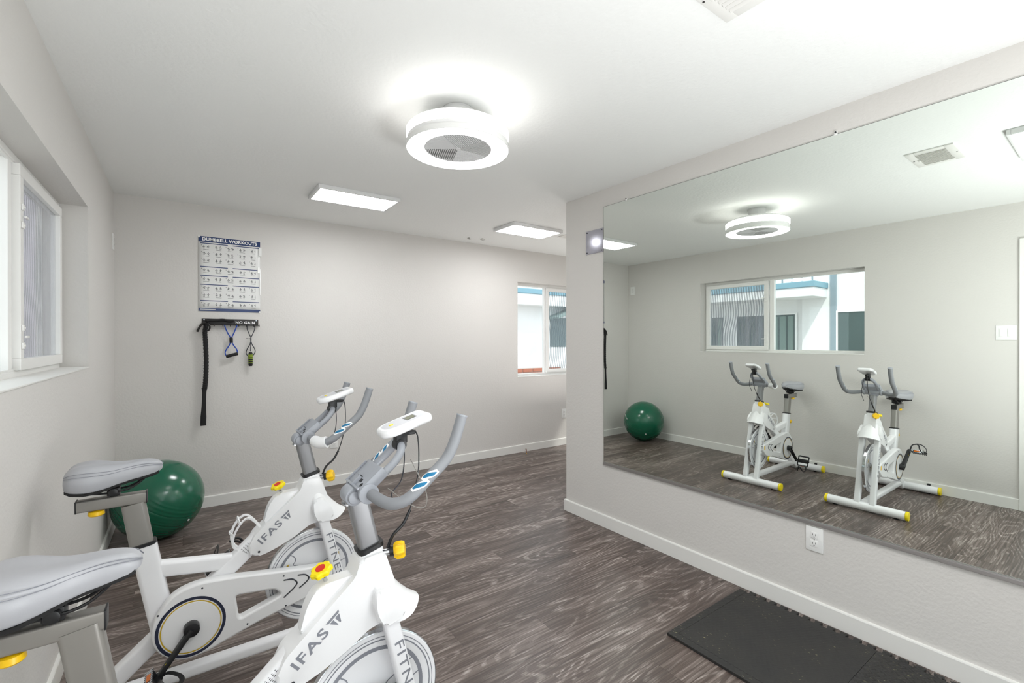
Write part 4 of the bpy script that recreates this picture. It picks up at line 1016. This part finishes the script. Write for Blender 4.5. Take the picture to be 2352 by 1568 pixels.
        sweep(b, smoothpath([cg(.0, -.034, .062), cg(.004, -.02, .076), cg(.004, .02, .076), cg(0, .034, .062)], 5), rrect(.004, .012, .0015, 2))
        sweep(b, smoothpath([cg(-.045, -.036, .045), cg(-.052, 0, .058), cg(-.045, .036, .045)], 5), rrect(.004, .010, .0015, 2))
        obj('bottle_cage', b, 'shroud', B)
    if extras.get('sleeve'):
        pts = smoothpath([Vector((u, -v, z)) for u, v, z in bp], 6)
        seg = pts[12:22]
        b = BM(); sweep(b, seg, circle(.0235, 20), radii=[.93]+[1+.05*(i/len(seg)) for i in range(len(seg)-1)]); obj('white_wrap', b, 'white_print', hb)
    return B
A_ = make_bike((0, 2.193, 0), 'white and grey spin bike nearer the back wall, with white wrap on handlebar', math.radians(232), dict(bottle=1, sleeve=1, tilt=1.1))
B_ = make_bike((-.028, 1.3165, 0), 'white and grey spin bike nearest the camera, computer in front of its bars', math.radians(128), dict(loopcable=1, tilt=-.3, seat_dx=.016, slide_dx=.003, seat_dz=-.014, st=-.025))

# ------------------------------------------------------------------ rubber mat by the wall
matE = empty('rubber_mat', 'black interlocking rubber mat along the mirror wall baseboard', 'gym mat', (2.53, .70, 0))
def tile(name, x0, x1, y0, y1, m, right=True, top=False, bottom=False):
    """tile in world xy; teeth on the wall side"""
    T = .026; P = [(x0, y0)]
    n = 11; L = (y1-y0)/n
    P.append((x1-T, y0))
    for k in range(n):
        c = y0+L*(k+.5); w = L*.27
        P += [(x1-T, c-w*.8), (x1, c-w*1.1), (x1, c+w*1.1), (x1-T, c+w*.8)]
    P += [(x1-T, y1), (x0, y1)]
    b = BM(); A = [b.verts.new((x-2.53, y-.70, .0005)) for x, y in P]; B = [b.verts.new((x-2.53, y-.70, .012)) for x, y in P]
    nn = len(P)
    for i in range(nn): b.faces.new((A[i], A[(i+1) % nn], B[(i+1) % nn], B[i]))
    b.faces.new(A[::-1]); b.faces.new(B)
    return obj(name, b, m, matE, smooth=False)
tile('mat_tile', 2.252, 2.870, .706, 1.275, 'mat_a')
tile('mat_tile', 2.252, 2.870, .094, .7045, 'mat_b')
def strip(name, pts, m='mat_a'):
    b = BM(); A = [b.verts.new((x-2.53, y-.70, .0005)) for x, y in pts]; B = [b.verts.new((x-2.53, y-.70, .0118)) for x, y in pts]; nn = len(pts)
    for i in range(nn): b.faces.new((A[i], A[(i+1) % nn], B[(i+1) % nn], B[i]))
    b.faces.new(A[::-1]); b.faces.new(B); return obj(name, b, m, matE, smooth=False)
strip('edge_strip', [(2.214, .094), (2.2505, .094), (2.2505, 1.308), (2.214, 1.308)])
strip('edge_strip', [(2.2515, 1.2765), (2.852, 1.2765), (2.852, 1.312), (2.2515, 1.310)])
b = BM()   # raised chevrons of the tread on the second tile, nearest the frame edge
for i in range(17):
    for j in range(26):
        x = 2.27+i*.036; y = .105+j*.0228
        for s in (-1, 1):
            Mx = Matrix.Translation((x-2.53+s*.0075, y-.70, .0124)) @ Matrix.Rotation(s*.55, 4, 'Z'); box(b, (-.0085, -.003, -.0006), (.0085, .003, .0006), mtx=Mx)
o = obj('tread_relief', b, 'mat_b', matE, smooth=False); o['kind'] = 'stuff'

# ------------------------------------------------------------------ outside, seen through the windows and in the mirror
b = BM(); box(b, (-14, -14, -.25), (16, 24, -.13)); struct(obj('ground', b, 'concrete', smooth=False))
bl = empty('neighbor_building', 'white building across the yard with blue roof edge and glass doors, seen in mirror', 'building', (-4, 4, -.13))
def wb(b, lo, hi, bev=0): box(b, (lo[0]+4, lo[1]-4, lo[2]+.13), (hi[0]+4, hi[1]-4, hi[2]+.13), bev)
b = BM(); wb(b, (-6, 3.70, -.13), (-4, 9, 3.0)); wb(b, (-6, -2, -.13), (-3.95, 3.16, 4.2)); obj('wall', b, 'stucco', bl, smooth=False)
b = BM(); wb(b, (-6, 3.24, -.13), (-3.93, 3.70, 2.9)); obj('corner_pier', b, 'stucco', bl, smooth=False)
b = BM(); wb(b, (-3.98, 3.155, -.13), (-3.90, 3.24, 4.2)); obj('post', b, 'greytrim', bl, smooth=False)
b = BM(); wb(b, (-4.6, 3.30, 2.10), (-3.35, 9, 2.26), .01); obj('eave', b, 'stucco', bl, smooth=False)
b = BM(); wb(b, (-4.6, 3.28, 2.26), (-3.33, 9, 2.36), .01); obj('roof_edge', b, 'bluetrim', bl, smooth=False)
b = BM()
for k in range(34): wb(b, (-3.40, 3.32+k*.16, 2.36), (-3.38, 3.34+k*.16, 2.75))
wb(b, (-3.41, 3.3, 2.72), (-3.37, 9, 2.76)); obj('railing', b, 'greytrim', bl, smooth=False)
for (y0, y1, x) in ((3.83, 4.93, -3.99), (5.22, 5.62, -3.99), (5.9, 7.0, -3.99), (2.0, 3.13, -3.94)):
    b = BM(); wb(b, (x-.03, y0, -.13), (x+.02, y1, 1.83), .005); dr = obj('door', b, 'darkglass', bl, smooth=False)
    b = BM(); wb(b, (x, y0-.03, -.13), (x+.035, y0, 1.86)); wb(b, (x, y1, -.13), (x+.035, y1+.03, 1.86)); wb(b, (x, y0, 1.83), (x+.035, y1, 1.86)); obj('door_frame', b, 'stucco', dr, smooth=False)
    b = BM(); p = [Vector((x+4+.024+.006*math.sin(i*1.3), y0-4+.04+i*.03, 0)) for i in range(int((y1-y0)*.42/.03))]
    for a, c in zip(p[:-1], p[1:]):
        b.faces.new([b.verts.new(v) for v in (a, c, c+Vector((0, 0, 1.93)), a+Vector((0, 0, 1.93)))])
    obj('curtain', b, 'curtain', dr, smooth=False)
# board fence beyond the left window
fe = empty('board_fence', 'weathered grey board fence outside the left window', 'fence', (-1, 5.6, -.13))
for k in range(13):
    b = BM(); x = -.85+k*.145+.0; box(b, (x, -.01+.004*(k % 3), 0), (x+.138, .012+.004*(k % 3), 3.0), .002); obj('board', b, 'board', fe, smooth=False)
b = BM(); box(b, (-.85, .02, .4), (1.03, .06, .5)); box(b, (-.85, .02, 2.3), (1.03, .06, 2.4)); obj('rail', b, 'board', fe, smooth=False)
# building beyond the back window
b2 = empty('white_annex', 'white annex with blue roof stripe outside the back window', 'building', (6.5, 7.5, -.13))
b = BM(); box(b, (-3.5, 0, 0), (3.5, 2, 3.6)); obj('wall', b, 'stucco', b2, smooth=False)
b = BM(); box(b, (-3.5, -.30, 2.18), (3.5, .02, 2.40), .01); obj('eave', b, 'stucco', b2, smooth=False)
b = BM(); box(b, (-3.5, -.32, 2.40), (3.5, .02, 2.50), .01); obj('roof_edge', b, 'bluetrim', b2, smooth=False)
b = BM(); box(b, (.25, -.02, 1.34), (.90, .01, 1.96), .01); obj('window', b, 'darkglass', b2, smooth=False)
b = BM(); Mx = Matrix.Translation((.45, -.2, 2.05)) @ Matrix.Rotation(-.33, 4, 'Y'); box(b, (-.35, -.2, -.02), (.5, .2, .02), mtx=Mx); obj('awning', b, 'curtain', b2, smooth=False)
pl = empty('brick_planter', 'low red brick planter outside the back window', 'planter', (5.95, 7.2, -.13))
for c in range(12):
    for i in range(6):
        x = -.75+i*.245+(.12 if c % 2 else 0); b = BM(); box(b, (x, 0, c*.078), (x+.232, .11, c*.078+.068), .004); obj('brick', b, 'brick', pl, smooth=False)
b = BM(); box(b, (-.75, .012, 0), (.82, .10, .93)); obj('mortar', b, 'concrete', pl, smooth=False)
